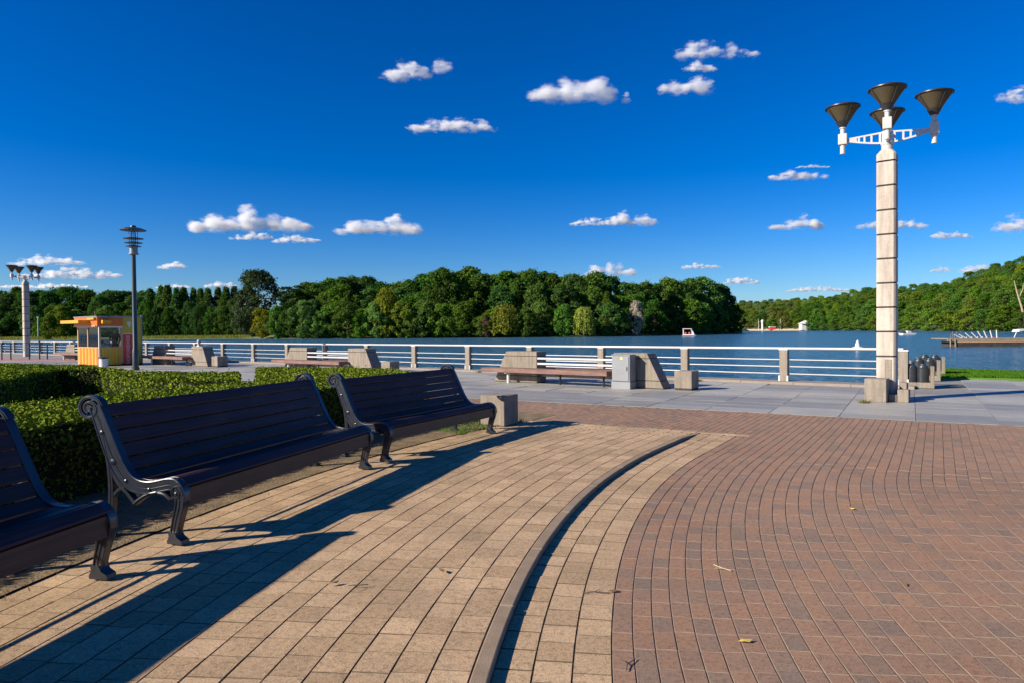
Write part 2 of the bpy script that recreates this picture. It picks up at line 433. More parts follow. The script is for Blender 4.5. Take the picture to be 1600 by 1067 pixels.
# brown bricks
cells = []
wB, lB = .1085, .2
for k in range(-90, 130):
    r = R_SEAM - wB * (k + .5)
    off = (k % 2) * .1 + random.uniform(-.02, .02)
    if r < 1.5: continue
    ds = lB * R_SEAM / r
    s = -12 + off * R_SEAM / r
    straight0 = TH0 * R_SEAM
    while s < 22:
        p, a = pv(r, s)
        s += ds if s < straight0 else lB
        if p.y < .8 or abs(p.x) > .85 * p.y + 2.2 or de(p) > -.09: continue
        if r > R_SEAM and dt(p) < .1: continue
        cells.append((p.x, p.y, 0.0, a - math.pi / 2, 0))
mb = MB()
e1 = EDGE_P + EDGE_D * 16; e0 = EDGE_P - EDGE_D * 24
mb.prism([(e0.x, e0.y), (e1.x, e1.y), (14, -3), (-9, -3), (-24, 14)], -.3, -.006)
lay('brown_brick_paving', 'brick', cells, .1035, .197, M['brown'], mb, M['joint_brown'])
# tan strip below the kerb
cells = []
lT = .2
for k in range(3):
    wT = (RK0 - R_SEAM) / 3; r = R_SEAM + wT * (k + .5)
    s = -9 + (k % 2) * .1
    while s < 12.5:
        p, a = pv(r, s); s += lT
        if p.y < .8 or dt(p) > -.1: continue
        cells.append((p.x, p.y, 0.002, a - math.pi / 2, 0))
lay('tan_strip_paving', 'tan_tile', cells, .1785, .1972, M['tan'], ring_sheet(R_SEAM, RK0, -9, 10.6, lambda p: -.004), M['joint_tan'])
# upper tan paving
cells = []
nrow = 16; wU = (R_END - RK1) / nrow
for k in range(nrow):
    r = RK1 + wU * (k + .5); s = -8 + (k % 2) * .1 + random.uniform(-.015, .015); kk = R_SEAM / r
    while s < 14:
        p, a = pv(r, s); s += lT * (kk if s < TH0 * R_SEAM else 1)
        if p.y < .5 or dt(p) > -.1: continue
        cells.append((p.x, p.y, zup(p) + .002, a - math.pi / 2, 0))
lay('tan_upper_paving', 'tan_tile', cells, wU - .006, .1972, M['tan'],
    ring_sheet(RK1 - .05, R_END + .5, -8, 10.75, lambda p: zup(p) - .004, 100, 4), M['joint_tan'])
# light border row at the far end of the tan paving
root = tag(ring_sheet(R_SEAM - .1, 19.5, 10.55, 10.60, lambda p: -.012, 2).build('border_bed', M['joint_tan']), kind='structure')
vs, fs = brick_mesh('border_tile', .198, .15, .03, None)
q = MB(); q.add(vs, fs); bm_ = q.mesh('border_tile', M['tan'])
for i in range(30):
    p = TANF_P + TANF_D * (1.5 - .2 * i) - TANF_N * .005
    o = bpy.data.objects.new('border_tile', bm_); col.objects.link(o); o.parent = root
    o.location = (p.x, p.y, .003); o.rotation_euler = (0, 0, math.atan2(TANF_D.y, TANF_D.x))
# kerb stones
root = thing('kerb', 'low curved concrete kerb stepping between the two tan pavings', 'kerb')
s = -6.5
while s < 9.35:
    L = .98; mb = MB(); n_ = 8
    s1 = min(s + L - .008, 9.4)
    pts = []
    for i in range(n_ + 1):
        t = s + (s1 - s) * i / n_
        a, _ = pv(RK0, t); b_, _ = pv(RK1 - .004, t); zt = max(.006, zup(a) * 1.08 + .004)
        pts.append([(a.x, a.y, -.05), (a.x, a.y, zt), (b_.x, b_.y, zt), (b_.x, b_.y, -.05)])
    vs = [v for q in pts for v in q]
    fs = []
    for i in range(n_):
        for j in range(4):
            a = i * 4 + j; b2 = i * 4 + (j + 1) % 4
            fs.append((a, a + 4, b2 + 4, b2)[::-1])
    fs += [(0, 1, 2, 3)[::-1], (n_ * 4, n_ * 4 + 1, n_ * 4 + 2, n_ * 4 + 3)]
    mb.add(vs, fs)
    mb.build('kerb_stone', M['kerb'], root, bevel=.008)
    s += L
# bed soil
struct('bed_soil', ring_sheet(R_END, 34, -9, 10.4, lambda p: .046 * min(1, max(0, -dt(p) / .8)) + .004, 60, 8), M['soil'])

# granite promenade -----------------------------------------------------------
RAIL_P = Vector((10.41, 18.15)); RAIL_D = Vector((-.794, .608)); RAIL_N = Vector((.608, .794))
def dr(p): return (Vector((p[0], p[1])) - RAIL_P).dot(RAIL_N)
A0 = EDGE_P + EDGE_D * 20
far_l = RAIL_P + RAIL_D * 110
near_l = EDGE_P - EDGE_D * 60
quay_in = -.45                                # promenade slabs end here; ledge beyond
c0 = RAIL_P - RAIL_D * 0.3 + RAIL_N * quay_in
c1 = far_l + RAIL_N * quay_in
QR = G(1466, 588); QR2 = G(1640, 596)
base = MB()
base.prism([(44, -10), (40, 8), (QR2.x + 6, QR2.y - .5), (QR2.x, QR2.y), (QR.x, QR.y), (RAIL_P.x + .6, RAIL_P.y - .1), (c0.x, c0.y), (c1.x, c1.y), (-130, 70), (-130, -10)], -1.2, -.012)
cells = []
sw, sl = 1.2, .6
for i in range(-42, 14):
    for j in range(0, 60):
        u = i * sw; v = .02 + j * sl + sl / 2
        p = EDGE_P + EDGE_D * (u + sw / 2) + EDGE_N * v
        if p.y > 62 or p.y < 4: continue
        if abs(p.x) > .8 * p.y + 3: continue
        bad = False
        for du in (-sw / 2, sw / 2):
            for dv in (-sl / 2, sl / 2):
                q = p + EDGE_D * du + EDGE_N * dv
                if q.x < RAIL_P.x + .2:
                    if dr(q) > quay_in: bad = True
                else:
                    m_ = (QR2 - QR); nn = Vector((-m_.y, m_.x)).normalized()
                    if (q - QR.to_2d()).dot(nn) > -.05: bad = True
                    if q.x < QR.x and (q - RAIL_P).dot(Vector((-.77, .63))) > -.35 : bad = True
        if bad: continue
        nv = mnoise.noise(Vector((u * .33, v * .6, 3.3))) + random.uniform(-.22, .22)
        cells.append((p.x, p.y, 0.0, math.atan2(EDGE_D.y, EDGE_D.x), 0 if abs(nv) < .13 else (1 if nv < 0 else 2)))
lay('granite_promenade', 'granite_slab', cells, sw - .008, sl - .006, [M['slab0'], M['slab1'], M['slab2']], base, M['slab_joint'], 300, .02, .001)
# quay ledge (coping stones) and wall
root = tag(MB().prism([tuple(c0), tuple(c1), tuple(far_l + RAIL_N * .3), tuple(RAIL_P - RAIL_D * .3 + RAIL_N * .3)], -3.9, -.02).build('quay', M['quaywall']), kind='structure')
L = 1.5; q = MB(); q.box(0, L - .012, -.34, -quay_in - .004, -.03, .06)
cop = q.mesh('coping_stone', M['quay'])
for i in range(64):
    p = RAIL_P + RAIL_D * (L * i - .3)
    o = link('coping_stone', cop, root, bevel=0)
    o.location = (p.x, p.y, random.uniform(-.002, .002)); o.rotation_euler = (0, 0, math.atan2(RAIL_D.y, RAIL_D.x))
# ------------------------------------------------------------------ quay railing
root = thing('quay_railing', 'long white tube railing on stone posts along the edge of the quay', 'railing', (RAIL_P.x, RAIL_P.y, .06), math.atan2(RAIL_D.y, RAIL_D.x))
SP, NP = 3.06, 26
q = MB(); q.prism([(-.11, -.08), (-.08, -.11), (.08, -.11), (.11, -.08), (.11, .11), (-.11, .11)], 0, .9)
post_me = q.mesh('post', M['concrete2'])
q = MB(); q.box(-.125, .125, -.125, .125, .9, .93)
for sx in (-1, 1): q.tube([(sx * .115, .09, .0), (sx * .115, .09, .16)], .03, 8)
brk = [m_.data for m_ in q.each('bracket', M['white'])]
for o_ in [o for o in col.objects if o.name.startswith('bracket')]: bpy.data.objects.remove(o_)
q = MB(); q.tube([(0, 0, 0), (SP - .01, 0, 0)], .037, 12); hand_me = q.mesh('handrail', M['white_rail'])
q = MB(); q.tube([(0, 0, 0), (SP - .01, 0, 0)], .016, 8); rail_me = q.mesh('rail', M['white_rail'])
for me in (hand_me, rail_me): me.polygons.foreach_set('use_smooth', [True] * len(me.polygons)); me.set_sharp_from_angle(angle=R(40))
for i in range(NP):
    o = link('post', post_me, root); o.location = (i * SP, 0, 0)
    for m_ in brk: link('bracket', m_, o)
    if i < NP - 1:
        o = link('handrail', hand_me, root); o.location = (i * SP, .06, .945)
        for z in (.62, .42, .21):
            o = link('rail', rail_me, root); o.location = (i * SP, .02, z)

# ------------------------------------------------------------------ cast iron benches
SEATP = [(.615, 1.015), (.585, .955), (.545, .86), (.505, .76), (.465, .66), (.42, .56), (.37, .485), (.31, .445), (.23, .435), (.14, .45), (.06, .468), (.0, .468), (-.05, .44), (-.082, .385), (-.088, .32)]
YS = lambda y: y if y < .2 else .2 + (y - .2) * 1.2
def cr(pts, n=6):
    P = [Vector(p) for p in pts]; out = []
    for i in range(len(P) - 1):
        p0, p1, p2, p3 = P[max(i - 1, 0)], P[i], P[i + 1], P[min(i + 2, len(P) - 1)]
        for k in range(n):
            t = k / n
            out.append(.5 * ((2 * p1) + (-p0 + p2) * t + (2 * p0 - 5 * p1 + 4 * p2 - p3) * t * t + (-p0 + 3 * p1 - 3 * p2 + p3) * t ** 3))
    out.append(P[-1]); return out
def arcpt(path, t):
    L = [0]
    for a, b in zip(path, path[1:]): L.append(L[-1] + (b - a).length)
    d = t * L[-1] if t <= 1 else t
    for i in range(len(path) - 1):
        if L[i + 1] >= d or i == len(path) - 2:
            u = (d - L[i]) / max(1e-9, L[i + 1] - L[i]); return path[i].lerp(path[i + 1], u), (path[i + 1] - path[i]).normalized()
def strip2(mb, pts, w0, w1, x0, x1):
    """band to the right-hand side of the path between offsets w0 and w1 (functions of 0..1), extruded in x"""
    n = len(pts); vs = []; fs = []
    for i, p in enumerate(pts):
        d = (pts[min(i + 1, n - 1)] - pts[max(i - 1, 0)]).normalized(); nn = Vector((-d.y, d.x)); t = i / (n - 1)
        a = p + nn * (w0(t) if callable(w0) else w0); b = p + nn * (w1(t) if callable(w1) else w1)
        vs += [(x0, a.x, a.y), (x1, a.x, a.y), (x1, b.x, b.y), (x0, b.x, b.y)]
    for i in range(n - 1):
        for j in range(4):
            a = i * 4 + j; b = i * 4 + (j + 1) % 4; fs.append((a, b, b + 4, a + 4))
    fs += [(3, 2, 1, 0), ((n - 1) * 4, (n - 1) * 4 + 1, (n - 1) * 4 + 2, (n - 1) * 4 + 3)]
    mb.add(vs, fs)
def bead(mb, pts, off, x, r):
    n = len(pts); out = []
    for i, p in enumerate(pts):
        d = (pts[min(i + 1, n - 1)] - pts[max(i - 1, 0)]).normalized(); nn = Vector((-d.y, d.x)); t = i / (n - 1)
        a = p + nn * (off(t) if callable(off) else off); out.append((x, a.x, a.y))
    mb.tube(out, r, 6)
def end_frame_mesh():
    mb = MB()
    main = cr(SEATP, 6)
    # right-hand side of the travel direction (top -> front) is towards the back / underside
    hw = .026
    wid = lambda t: -(.075 + .028 * math.sin(min(1, t * 1.6) * math.pi)) if t < .62 else -(.075 + .02 * (t - .62))
    wid2 = lambda t: -wid(t)
    strip2(mb, main, -.012, wid2, -hw, hw)
    # scroll at the top of the back
    sp = []
    cx, cz = .685, .965
    for k in range(40):
        a = R(150) - k / 39 * R(560); rr = .085 - .062 * k / 39
        sp.append(Vector((cx - rr * math.cos(a) * -1, cz + rr * math.sin(a))))
    sp = [Vector((cx + math.cos(R(170) - k / 40 * R(600)) * (.088 - .068 * k / 40), cz + .015 + math.sin(R(170) - k / 40 * R(600)) * (.088 - .068 * k / 40))) for k in range(41)]
    strip2(mb, sp, -.002, .022, -hw * 1.08, hw * 1.08)
    mb.lathe([(.030, -hw), (.030, hw)], 14)
    nn = 28
    for i in range(len(mb.v) - nn, len(mb.v)):
        x, y, z = mb.v[i]; mb.v[i] = (z, cx + x, cz + .012 + y)
    # front knee scroll and leg
    leg = cr([(-.088, .36), (-.075, .27), (-.045, .18), (-.022, .10), (-.012, .045)], 6)
    strip2(mb, leg, -.006, lambda t: .074 - .022 * t, -hw * .94, hw * .94)
    kn = [Vector((-.022 + math.cos(R(200) - k / 24 * R(430)) * (.052 - .036 * k / 24), .375 + math.sin(R(200) - k / 24 * R(430)) * (.052 - .036 * k / 24))) for k in range(25)]
    strip2(mb, kn, -.002, .014, -hw * 1.12, hw * 1.12)
    # claw foot
    mb.prism([(-.075, 0), (.055, 0), (.058, .02), (.04, .055), (.048, .085), (-.014, .085), (-.03, .05), (-.07, .028)], -.04, .04, axis='X')
    # arch from knee to rear junction, rear leg
    arch = cr([(.045, .33), (.10, .362), (.17, .37), (.25, .345), (.32, .295), (.345, .27)], 6)
    strip2(mb, arch, -.014, .014, -hw * .86, hw * .86)
    web = cr([(.05, .40), (.12, .395), (.20, .385), (.27, .37), (.33, .34)], 4)
    strip2(mb, web, -.018, .03, -hw * .6, hw * .6)
    rl = cr([(.60, .90), (.575, .76), (.545, .6), (.53, .45), (.53, .3), (.545, .15), (.575, .02)], 6)
    strip2(mb, rl, -.018, .018, -hw * .9, hw * .9)
    mb.box(-.038, .038, .535, .62, 0, .03)
    br = cr([(.52, .56), (.50, .47), (.455, .40), (.40, .345), (.345, .28)], 5)
    strip2(mb, br, -.012, .012, -hw * .82, hw * .82)
    br2 = cr([(.53, .30), (.48, .36), (.42, .40)], 4)
    strip2(mb, br2, -.010, .010, -hw * .78, hw * .78)
    # raised beads on both faces
    for sx in (-1, 1):
        x = sx * hw
        bead(mb, main, -.008, x, .0065)
        bead(mb, main, lambda t: wid2(t) - .004, x, .0065)
        bead(mb, main, lambda t: wid2(t) * .52, x, .0045)
        bead(mb, sp, .010, x * 1.08, .006)
        bead(mb, leg, -.002, x, .006); bead(mb, leg, lambda t: .070 - .022 * t, x, .006)
        bead(mb, leg, lambda t: .036 - .012 * t, x, .004)
        bead(mb, arch, 0, x * .9, .008)
        bead(mb, rl, .0, x * .9, .006)
        bead(mb, kn, .006, x * 1.12, .005)
        for (y, z, r_) in ((.585, .80, .018), (.50, .58, .026), (.40, .44, .016), (-.02, .372, .014), (.22, .39, .014)):
            mb.lathe([(r_, 0), (r_ * .8, .008), (r_ * .3, .012)], 12)
            k = 36
            for i in range(len(mb.v) - k, len(mb.v)):
                a, b, c = mb.v[i]; mb.v[i] = (sx * (hw * .98 + c), y + a, z + b)
    mb.v = [(x, YS(y), z) for x, y, z in mb.v]
    return mb.mesh('end_frame', M['iron'])
FRAME = end_frame_mesh()
FRAME.polygons.foreach_set('use_smooth', [True] * len(FRAME.polygons)); FRAME.set_sharp_from_angle(angle=R(38))
def make_bench(p, u, L, z, label, zs=1.0):
    u = Vector(u).normalized()
    b = thing('park_bench', label, 'bench', (p[0], p[1], z), math.atan2(u.y, u.x), 'dark slatted benches in a curved row along the hedge')
    for x in (0.0, L):
        o = link('end_frame', FRAME, b); o.location = (x, 0, 0)
    main = cr([(YS(y), z) for y, z in SEATP], 6)
    Ls = sum((c - a).length for a, c in zip(main, main[1:]))
    def slat(t0, t1, th=.030, mat='slat', name='slat'):
        a, _ = arcpt(main, t0 / Ls); c, _ = arcpt(main, t1 / Ls); m_, _ = arcpt(main, (t0 + t1) / 2 / Ls)
        d = (c - a).normalized(); nn = Vector((d.y, -d.x))      # outwards (sitting side)
        o_ = m_ - nn * (.017)
        w = (c - a).length / 2
        prof = [o_ - d * w, o_ + d * w, o_ + d * w + nn * th * .8, o_ + d * (w - .008) + nn * th, o_ - d * (w - .008) + nn * th, o_ - d * w + nn * th * .8]
        q = MB(); q.prism([(v.x, v.y) for v in prof], -.004, L + .004, axis='X')
        q.build(name, M[mat], b)
    t = .010; p_ = .112
    for i in range(6): slat(t, t + p_ - .009, .026); t += p_
    t += .012; w = (Ls - .085 - t) / 4
    for i in range(4): slat(t, t + w - .010, .026); t += w
    MB().box(-.004, L + .004, -.078, -.052, .27, .405).build('front_slat', M['apron'], b)
    q = MB(); q.tube([(0, .46, .39), (L, .46, .39)], .012, 8); q.tube([(0, .04, .36), (L, .04, .36)], .012, 8); q.each('stretcher', M['iron'], b)
    b.scale = (1, 1, zs)
    return b
b1u = Vector((.185, .983)); b1e = Vector((-2.63, 4.33)); b1l = 2.78
make_bench(b1e - b1u * b1l, b1u, b1l, .052, 'dark slatted bench at the left edge of the picture, only its far end in view')
make_bench((-2.49, 5.03), (.285, .958), 2.82, .052, 'dark slatted bench between two others, showing its whole ornate near iron end')
make_bench((-1.53, 8.17), (.48, .877), 2.48, .050, 'dark slatted bench farthest along the row, next to the square concrete block', .96)

# ------------------------------------------------------------------ concrete blocks and quay benches
def cblock(loc, rz, s, h, label, group=None, name='concrete_block'):
    t = thing(name, label, 'concrete block', loc, rz, group)
    q = MB(); a = s / 2
    q.box(-a, a, -a, a, .05, h); q.build('body', M['bench_concrete'], t, bevel=.012)
    q = MB(); q.box(-a + .015, a - .015, -a + .015, a - .015, 0, .05); q.build('foot', M['dark_joint'], t)
    q = MB(); q.box(-a + .07, a - .07, -a + .07, a - .07, h - .03, h + .004); q.build('rim_lid', M['bench_concrete'], t, bevel=.006)
    return t
TA = math.atan2(TANF_D.y, TANF_D.x)
cblock((-.22, 11.36, 0), TA, .46, .54, 'square concrete block at the end of the row of dark benches')
RA = math.atan2(-RAIL_D.y, -RAIL_D.x)          # local x runs towards the right-hand end
def quay_bench(corner, label, s=1.0):
    """origin at the right front bottom corner of the right block; local x to the right, local y away from camera"""
    t = thing('quay_bench', label, 'bench', (corner[0], corner[1], 0), RA, 'concrete and plank benches along the quay railing')
    T0, T1, H_ = 1.5, 5.8, .95
    for nm, poly in (('end_block', [(0, 0), (-.48, H_), (-T0, H_), (-T0, 0)]), ('end_block', [(-T1, 0), (-T1 + .5, H_), (-4.13, H_), (-4.13, 0)])):
        def cut(z0, z1, y0, y1, mat, nm2, par, ins=0):
            l0 = poly[0]; l1 = poly[1]; r_ = poly[2][0]
            xa = l0[0] + (l1[0] - l0[0]) * z0 / H_; xb = l0[0] + (l1[0] - l0[0]) * z1 / H_
            sg = 1 if l0[0] > r_ else -1
            q = MB(); q.prism([(r_ + sg * ins, z0), (xa - sg * ins, z0), (xb - sg * ins, z1), (r_ + sg * ins, z1)], y0, y1, axis='Y')
            return q.build(nm2, M[{'concrete': 'bench_concrete', 'concrete2': 'bench_concrete'}.get(mat, mat)], par, bevel=.012 if ins == 0 else 0)
        blk = cut(.22, .80, 0, .5, 'concrete', nm, t)
        cut(.815, H_, -.004, .504, 'concrete', 'cap_course', blk)
        cut(.02, .205, .0, .5, 'concrete2', 'base_course', blk)
        cut(.0, .9, .015, .485, 'dark_joint', 'joint_core', blk, .015)
    # planks in front
    for k in range(3):
        q = MB(); y = -.50 + k * .155
        q.box(-5.92, -1.44, y, y + .148, .33, .46); q.build('seat_plank', M['plank'], t, bevel=.008)
    for k in range(3):
        q = MB(); y = .54 + k * .155
        q.box(-5.3, -1.2, y, y + .148, .34, .44); q.build('seat_plank', M['plank'], t, bevel=.008)
    for x, lm in ((-5.0, 'white'), (-3.2, 'black_metal'), (-1.75, 'black_metal')):
        yl = -.28 if lm == 'white' else -.12
        q = MB(); q.tube([(x, yl, 0), (x, yl, .31)], .05 if lm == 'white' else .03, 10); q.box(x - .04, x + .04, -.44, -.06, .295, .328); q.build('support_leg', M[lm], t)
    for z in (.56, .72):
        q = MB(); q.box(-4.16, -T0 + .03, .02, .07, z, z + .06); q.build('back_rail', M['white_rail'], t, bevel=.01)
    q = MB(); q.box(-4.13, -T0, .2, .3, .20, .29); q.build('floor_beam', M['quay'], t)
    return t
QBN = [(4.02, 18.12), (-5.22, 25.75), (-14.45, 32.4), (-24.1, 40.2)]
quay_bench(QBN[0], 'nearest concrete and plank bench at the quay, with the grey cabinet in front')
quay_bench(QBN[1], 'concrete and plank bench at the quay, second from the right, beyond the dark benches')
quay_bench(QBN[2], 'concrete and plank bench just right of the slim dark lamp post, seated person behind')
quay_bench(QBN[3], 'farthest concrete and plank bench, left of the orange kiosk')
rx = Vector((-RAIL_D.x, -RAIL_D.y)); ry = RAIL_N
def onb(c, x, y): return (c[0] + rx.x * x + ry.x * y, c[1] + rx.y * x + ry.y * y, 0)
cblock(onb(QBN[0], .53, .26), RA, .48, .5, 'low square concrete block right of the nearest quay bench', 'square concrete blocks beside the quay benches')
cblock(onb(QBN[1], .62, .26), RA, .48, .48, 'low square concrete block beside the second quay bench, over the last dark bench', 'square concrete blocks beside the quay benches')
cblock(onb(QBN[2], .6, .26), RA, .52, .5, 'low square concrete block by the quay bench right of the slim lamp post', 'square concrete blocks beside the quay benches')
# utility cabinet in front of the first bench
p = onb(QBN[0], -1.05, -.24)
t = thing('utility_cabinet', 'light grey metal utility cabinet with a yellow sticker against the quay bench block', 'utility cabinet', p, RA)
MB().box(-.27, .27, -.18, .16, .2, .9).build('body', M['grey_metal'], t, bevel=.008)
MB().box(-.285, .285, -.195, .175, 0, .19).build('plinth', M['grey_metal'], t, bevel=.006)
MB().box(-.255, .24, -.196, -.182, .22, .87).build('door', M['grey_metal'], t, bevel=.004)
MB().box(-.285, .285, -.2, .175, .9, .925).build('roof', M['grey_metal'], t, bevel=.006)
q = MB(); q.add([(-.02, -.1985, .80), (.07, -.1985, .80), (.025, -.1985, .88)], [(0, 1, 2)]); q.build('sticker', M['yellow_sticker'], t)
q = MB(); q.box(.18, .2, -.21, -.197, .5, .6); q.build('handle', M['black_metal'], t)

# ------------------------------------------------------------------ big four-headed lamps
def big_lamp(loc, label):
    t = thing('column_lamp', label, 'street lamp', loc, RA, 'concrete column lamps with four inverted cone heads')
    a, c = .19, .04
    oct_ = [(-a + c, -a), (a - c, -a), (a, -a + c), (a, a - c), (a - c, a), (-a + c, a), (-a, a - c), (-a, -a + c)]
    z = 0.0
    hs_ = [.98] + [.53] * 8
    for i, h in enumerate(hs_):
        q = MB(); q.prism(oct_, z, z + h - .035); q.build('column_block', M['concrete'], t, bevel=.008)
        z += h
    q = MB(); q.prism([(x * .9, y * .9) for x, y in oct_], .02, z - .02); q.build('column_core', M['dark_joint'], t)
    q = MB(); vs = [(x, y, z) for x, y in oct_] + [(x, y, z + .14) for x, y in oct_] + [(x * .62, y * .62, z + .24) for x, y in oct_]
    q.add(vs, [(i, (i + 1) % 8, 8 + (i + 1) % 8, 8 + i) for i in range(8)] + [(8 + i, 8 + (i + 1) % 8, 16 + (i + 1) % 8, 16 + i) for i in range(8)] + [tuple(range(16, 24)), tuple(range(7, -1, -1))])
    q.build('column_cap', M['concrete'], t)
    q = MB(); q.box(-.02, .11, -a - .012, -a + .01, .42, .9); q.build('service_hatch', M['concrete2'], t, bevel=.004)
    z += .2
    q = MB(); q.lathe([(.115, 0), (.115, .16), (.13, .16), (.13, .22), (.105, .22), (.105, .46), (.06, .50)], 20, (0, 0, z)); q.build('mast', M['lamp_white'], t, True)
    za = z + .30
    for (dx, dy) in [(.88 * math.cos(a_), .88 * math.sin(a_)) for a_ in (R(8.7), R(98.7), R(188.7), R(278.7))]:
        L = math.hypot(dx, dy); an = math.atan2(dy, dx)
        ah = bpy.data.objects.new('lamp_arm', None)
        def tr(q, xo=0):
            q.v = [((x * math.cos(an) - y * math.sin(an)), (x * math.sin(an) + y * math.cos(an)), zz) for x, y, zz in q.v]; return q
        q = MB(); x0, x1 = .10, L - .09
        # tapering ladder truss: chords and web plates
        zt = lambda x: za + .10 - .05 * (x - x0) / (x1 - x0) + .06
        zb = lambda x: za - .10 + .13 * ((x - x0) / (x1 - x0)) ** 1.4 + .0
        n_ = 10
        for i in range(n_):
            xa = x0 + (x1 - x0) * i / n_; xb = x0 + (x1 - x0) * (i + 1) / n_
            for f0, f1 in ((lambda x: zt(x), lambda x: zt(x) - .035), (lambda x: zb(x) + .035, lambda x: zb(x))):
                vs = [(xa, -.022, f1(xa)), (xa, .022, f1(xa)), (xb, .022, f1(xb)), (xb, -.022, f1(xb)), (xa, -.022, f0(xa)), (xa, .022, f0(xa)), (xb, .022, f0(xb)), (xb, -.022, f0(xb))]
                q.add(vs, [(0, 1, 2, 3), (7, 6, 5, 4), (0, 4, 5, 1), (2, 6, 7, 3), (1, 5, 6, 2), (0, 3, 7, 4)])
        for fx in (.03, .27, .47, .63):
            x = x0 + (x1 - x0) * fx; q.box(x, x + .04, -.02, .02, zb(x) + .02, zt(x) - .02)
        xw = x0 + (x1 - x0) * .72
        q.prism([(xw, zb(xw) + .02), (x1, zb(x1) + .02), (x1, zt(x1) - .02), (xw, zt(xw) - .02)], -.019, .019, axis='Y')
        arm = tr(q).build('lamp_arm', M['lamp_white'], t)
        q = MB(); q.box(L - .09, L + .09, -.085, .085, za - .02, za + .22); tr(q).build('arm_socket', M['lamp_white'], t, bevel=.012)
        q = MB(); q.lathe([(.055, -.20), (.055, 0)], 14, (dx, dy, za - .02)); q.lathe([(.05, 0), (.05, .12), (.07, .13), (.07, .19)], 14, (dx, dy, za + .22)); q.each('stem', M['lamp_white'], t, smooth=True)
        zc = za + .40
        hd = MB().lathe([(.07, -.03), (.09, .0), (.145, .10), (.13, .11)], 24, (dx, dy, zc)).build('lamp_cup', M['black_metal'], t, True)
        n = 32; prof = [(.12, .095), (.345, .41)]
        q = MB()
        q.lathe(prof + [(.335, .41), (.11, .105)], n, (dx, dy, zc), caps=False)
        q.build('lamp_shade', M['lampglass'], hd, True)
        q = MB()
        for k in range(4):
            A_ = k * math.pi / 2 + .6 + an
            q.tube([(dx + math.cos(A_) * r_, dy + math.sin(A_) * r_, zc + z_) for r_, z_ in ((.133, .095), (.356, .414))], .014, 6)
        q.each('shade_rib', M['black_metal'], hd)
        q = MB(); q.lathe([(.35, .406), (.366, .406), (.366, .428), (.32, .45), (.17, .468), (.02, .473)], n, (dx, dy, zc)); q.build('lamp_lid', M['black_metal'], hd, True)
        q = MB(); q.lathe([(.05, .11), (.06, .17), (.06, .30), (.03, .34)], 14, (dx, dy, zc)); q.build('bulb', M['white'], hd, True)
    return t
CLX, CLY = 8.27, 15.05
lampA = big_lamp((CLX, CLY, 0), 'tall concrete column lamp with four cone heads at the right, standing on the promenade')
L2 = G(42, 554)
L2 = AT(42, 554, 50)
lampB = dup(lampA, (L2.x, 50.0, 0.0), RA, 'distant concrete column lamp with four cone heads at the far left')
# stone blocks at the foot of the column
t = thing('column_plinth', 'group of square concrete blocks around the foot of the right-hand column lamp', 'plinth', (CLX, CLY, 0), RA)
for (x0, x1, y0, y1, h) in ((-.33, .09, -.70, -.26, .50), (.26, .47, -.44, -.18, .27), (.26, .40, -.17, .06, .40)):
    MB().box(x0, x1, y0, y1, 0, h).build('plinth_block', M['concrete2'], t, bevel=.012)
MB().box(.10, .25, -.46, -.20, 0, .16).build('plinth_block', M['concrete2'], t, bevel=.012)

# ------------------------------------------------------------------ slim lamp
p = G(212, 578)
t = thing('slim_lamp', 'slim dark lamp post with stacked disc louvres beside the kiosk', 'street lamp', (p.x, p.y, 0))
MB().lathe([(.16, 0), (.16, .12), (.125, .14), (.12, .9), (.10, .95), (.085, 5.05)], 18).build('post', M['dark_pole'], t, True)
MB().lathe([(.10, 5.03), (.21, 5.06), (.21, 5.10), (.17, 5.11), (.165, 5.42), (.12, 5.44)], 20).build('lamp_base', M['steel'], t, True)
for i, (r_, z_) in enumerate(((.31, 5.42), (.36, 5.57), (.41, 5.76))):
    MB().lathe([(.10, z_ + .02), (r_, z_ - .02), (r_, z_), (.10, z_ + .045)], 28).build('louvre_disc', M['black_metal'], t, True)
MB().lathe([(.52, 6.10), (.52, 6.13), (.30, 6.21), (.12, 6.24), (.11, 6.31), (.02, 6.33)], 32).build('lamp_roof', M['black_metal'], t, True)
q = MB()
for k in range(4):
    A_ = k * math.pi / 2 + .5; q.tube([(.15 * math.cos(A_), .15 * math.sin(A_), 5.4), (.17 * math.cos(A_), .17 * math.sin(A_), 6.12)], .014, 6)
q.each('cage_bar', M['steel'], t)
MB().lathe([(.08, 5.4), (.10, 5.6), (.10, 6.0), (.05, 6.09)], 16).build('lamp_lens', M['glass'], t, True)
# ------------------------------------------------------------------ kiosk
KA = Vector((-20.5, 33.9)); KZ = math.atan2(.78, .62); KX, KY, KH = 2.05, 2.77, 2.42
k = thing('ice_cream_kiosk', 'orange and yellow ice cream kiosk with glass front by the lake railing', 'kiosk', (KA.x, KA.y, 0), KZ)
MB().box(0, KX, 0, KY, .02, .12).build('floor', M['interior'], k)
MB().box(KX - .05, KX - .01, .05, KY - .05, .12, 2.3).build('back_wall', M['interior'], k)
MB().box(.05, KX - .05, KY - .05, KY - .01, .12, .9).build('back_wall', M['interior'], k)
for (x, y) in ((0, 0), (0, KY - .09), (1.03, 0)):
    MB().box(x, x + .08, y, y + .08, 0, 2.0).build('corner_post', M['rust_frame'], k)
MB().box(-.012, .0, -.012, .05, .0, 2.46).build('corner_trim', M['white'], k)
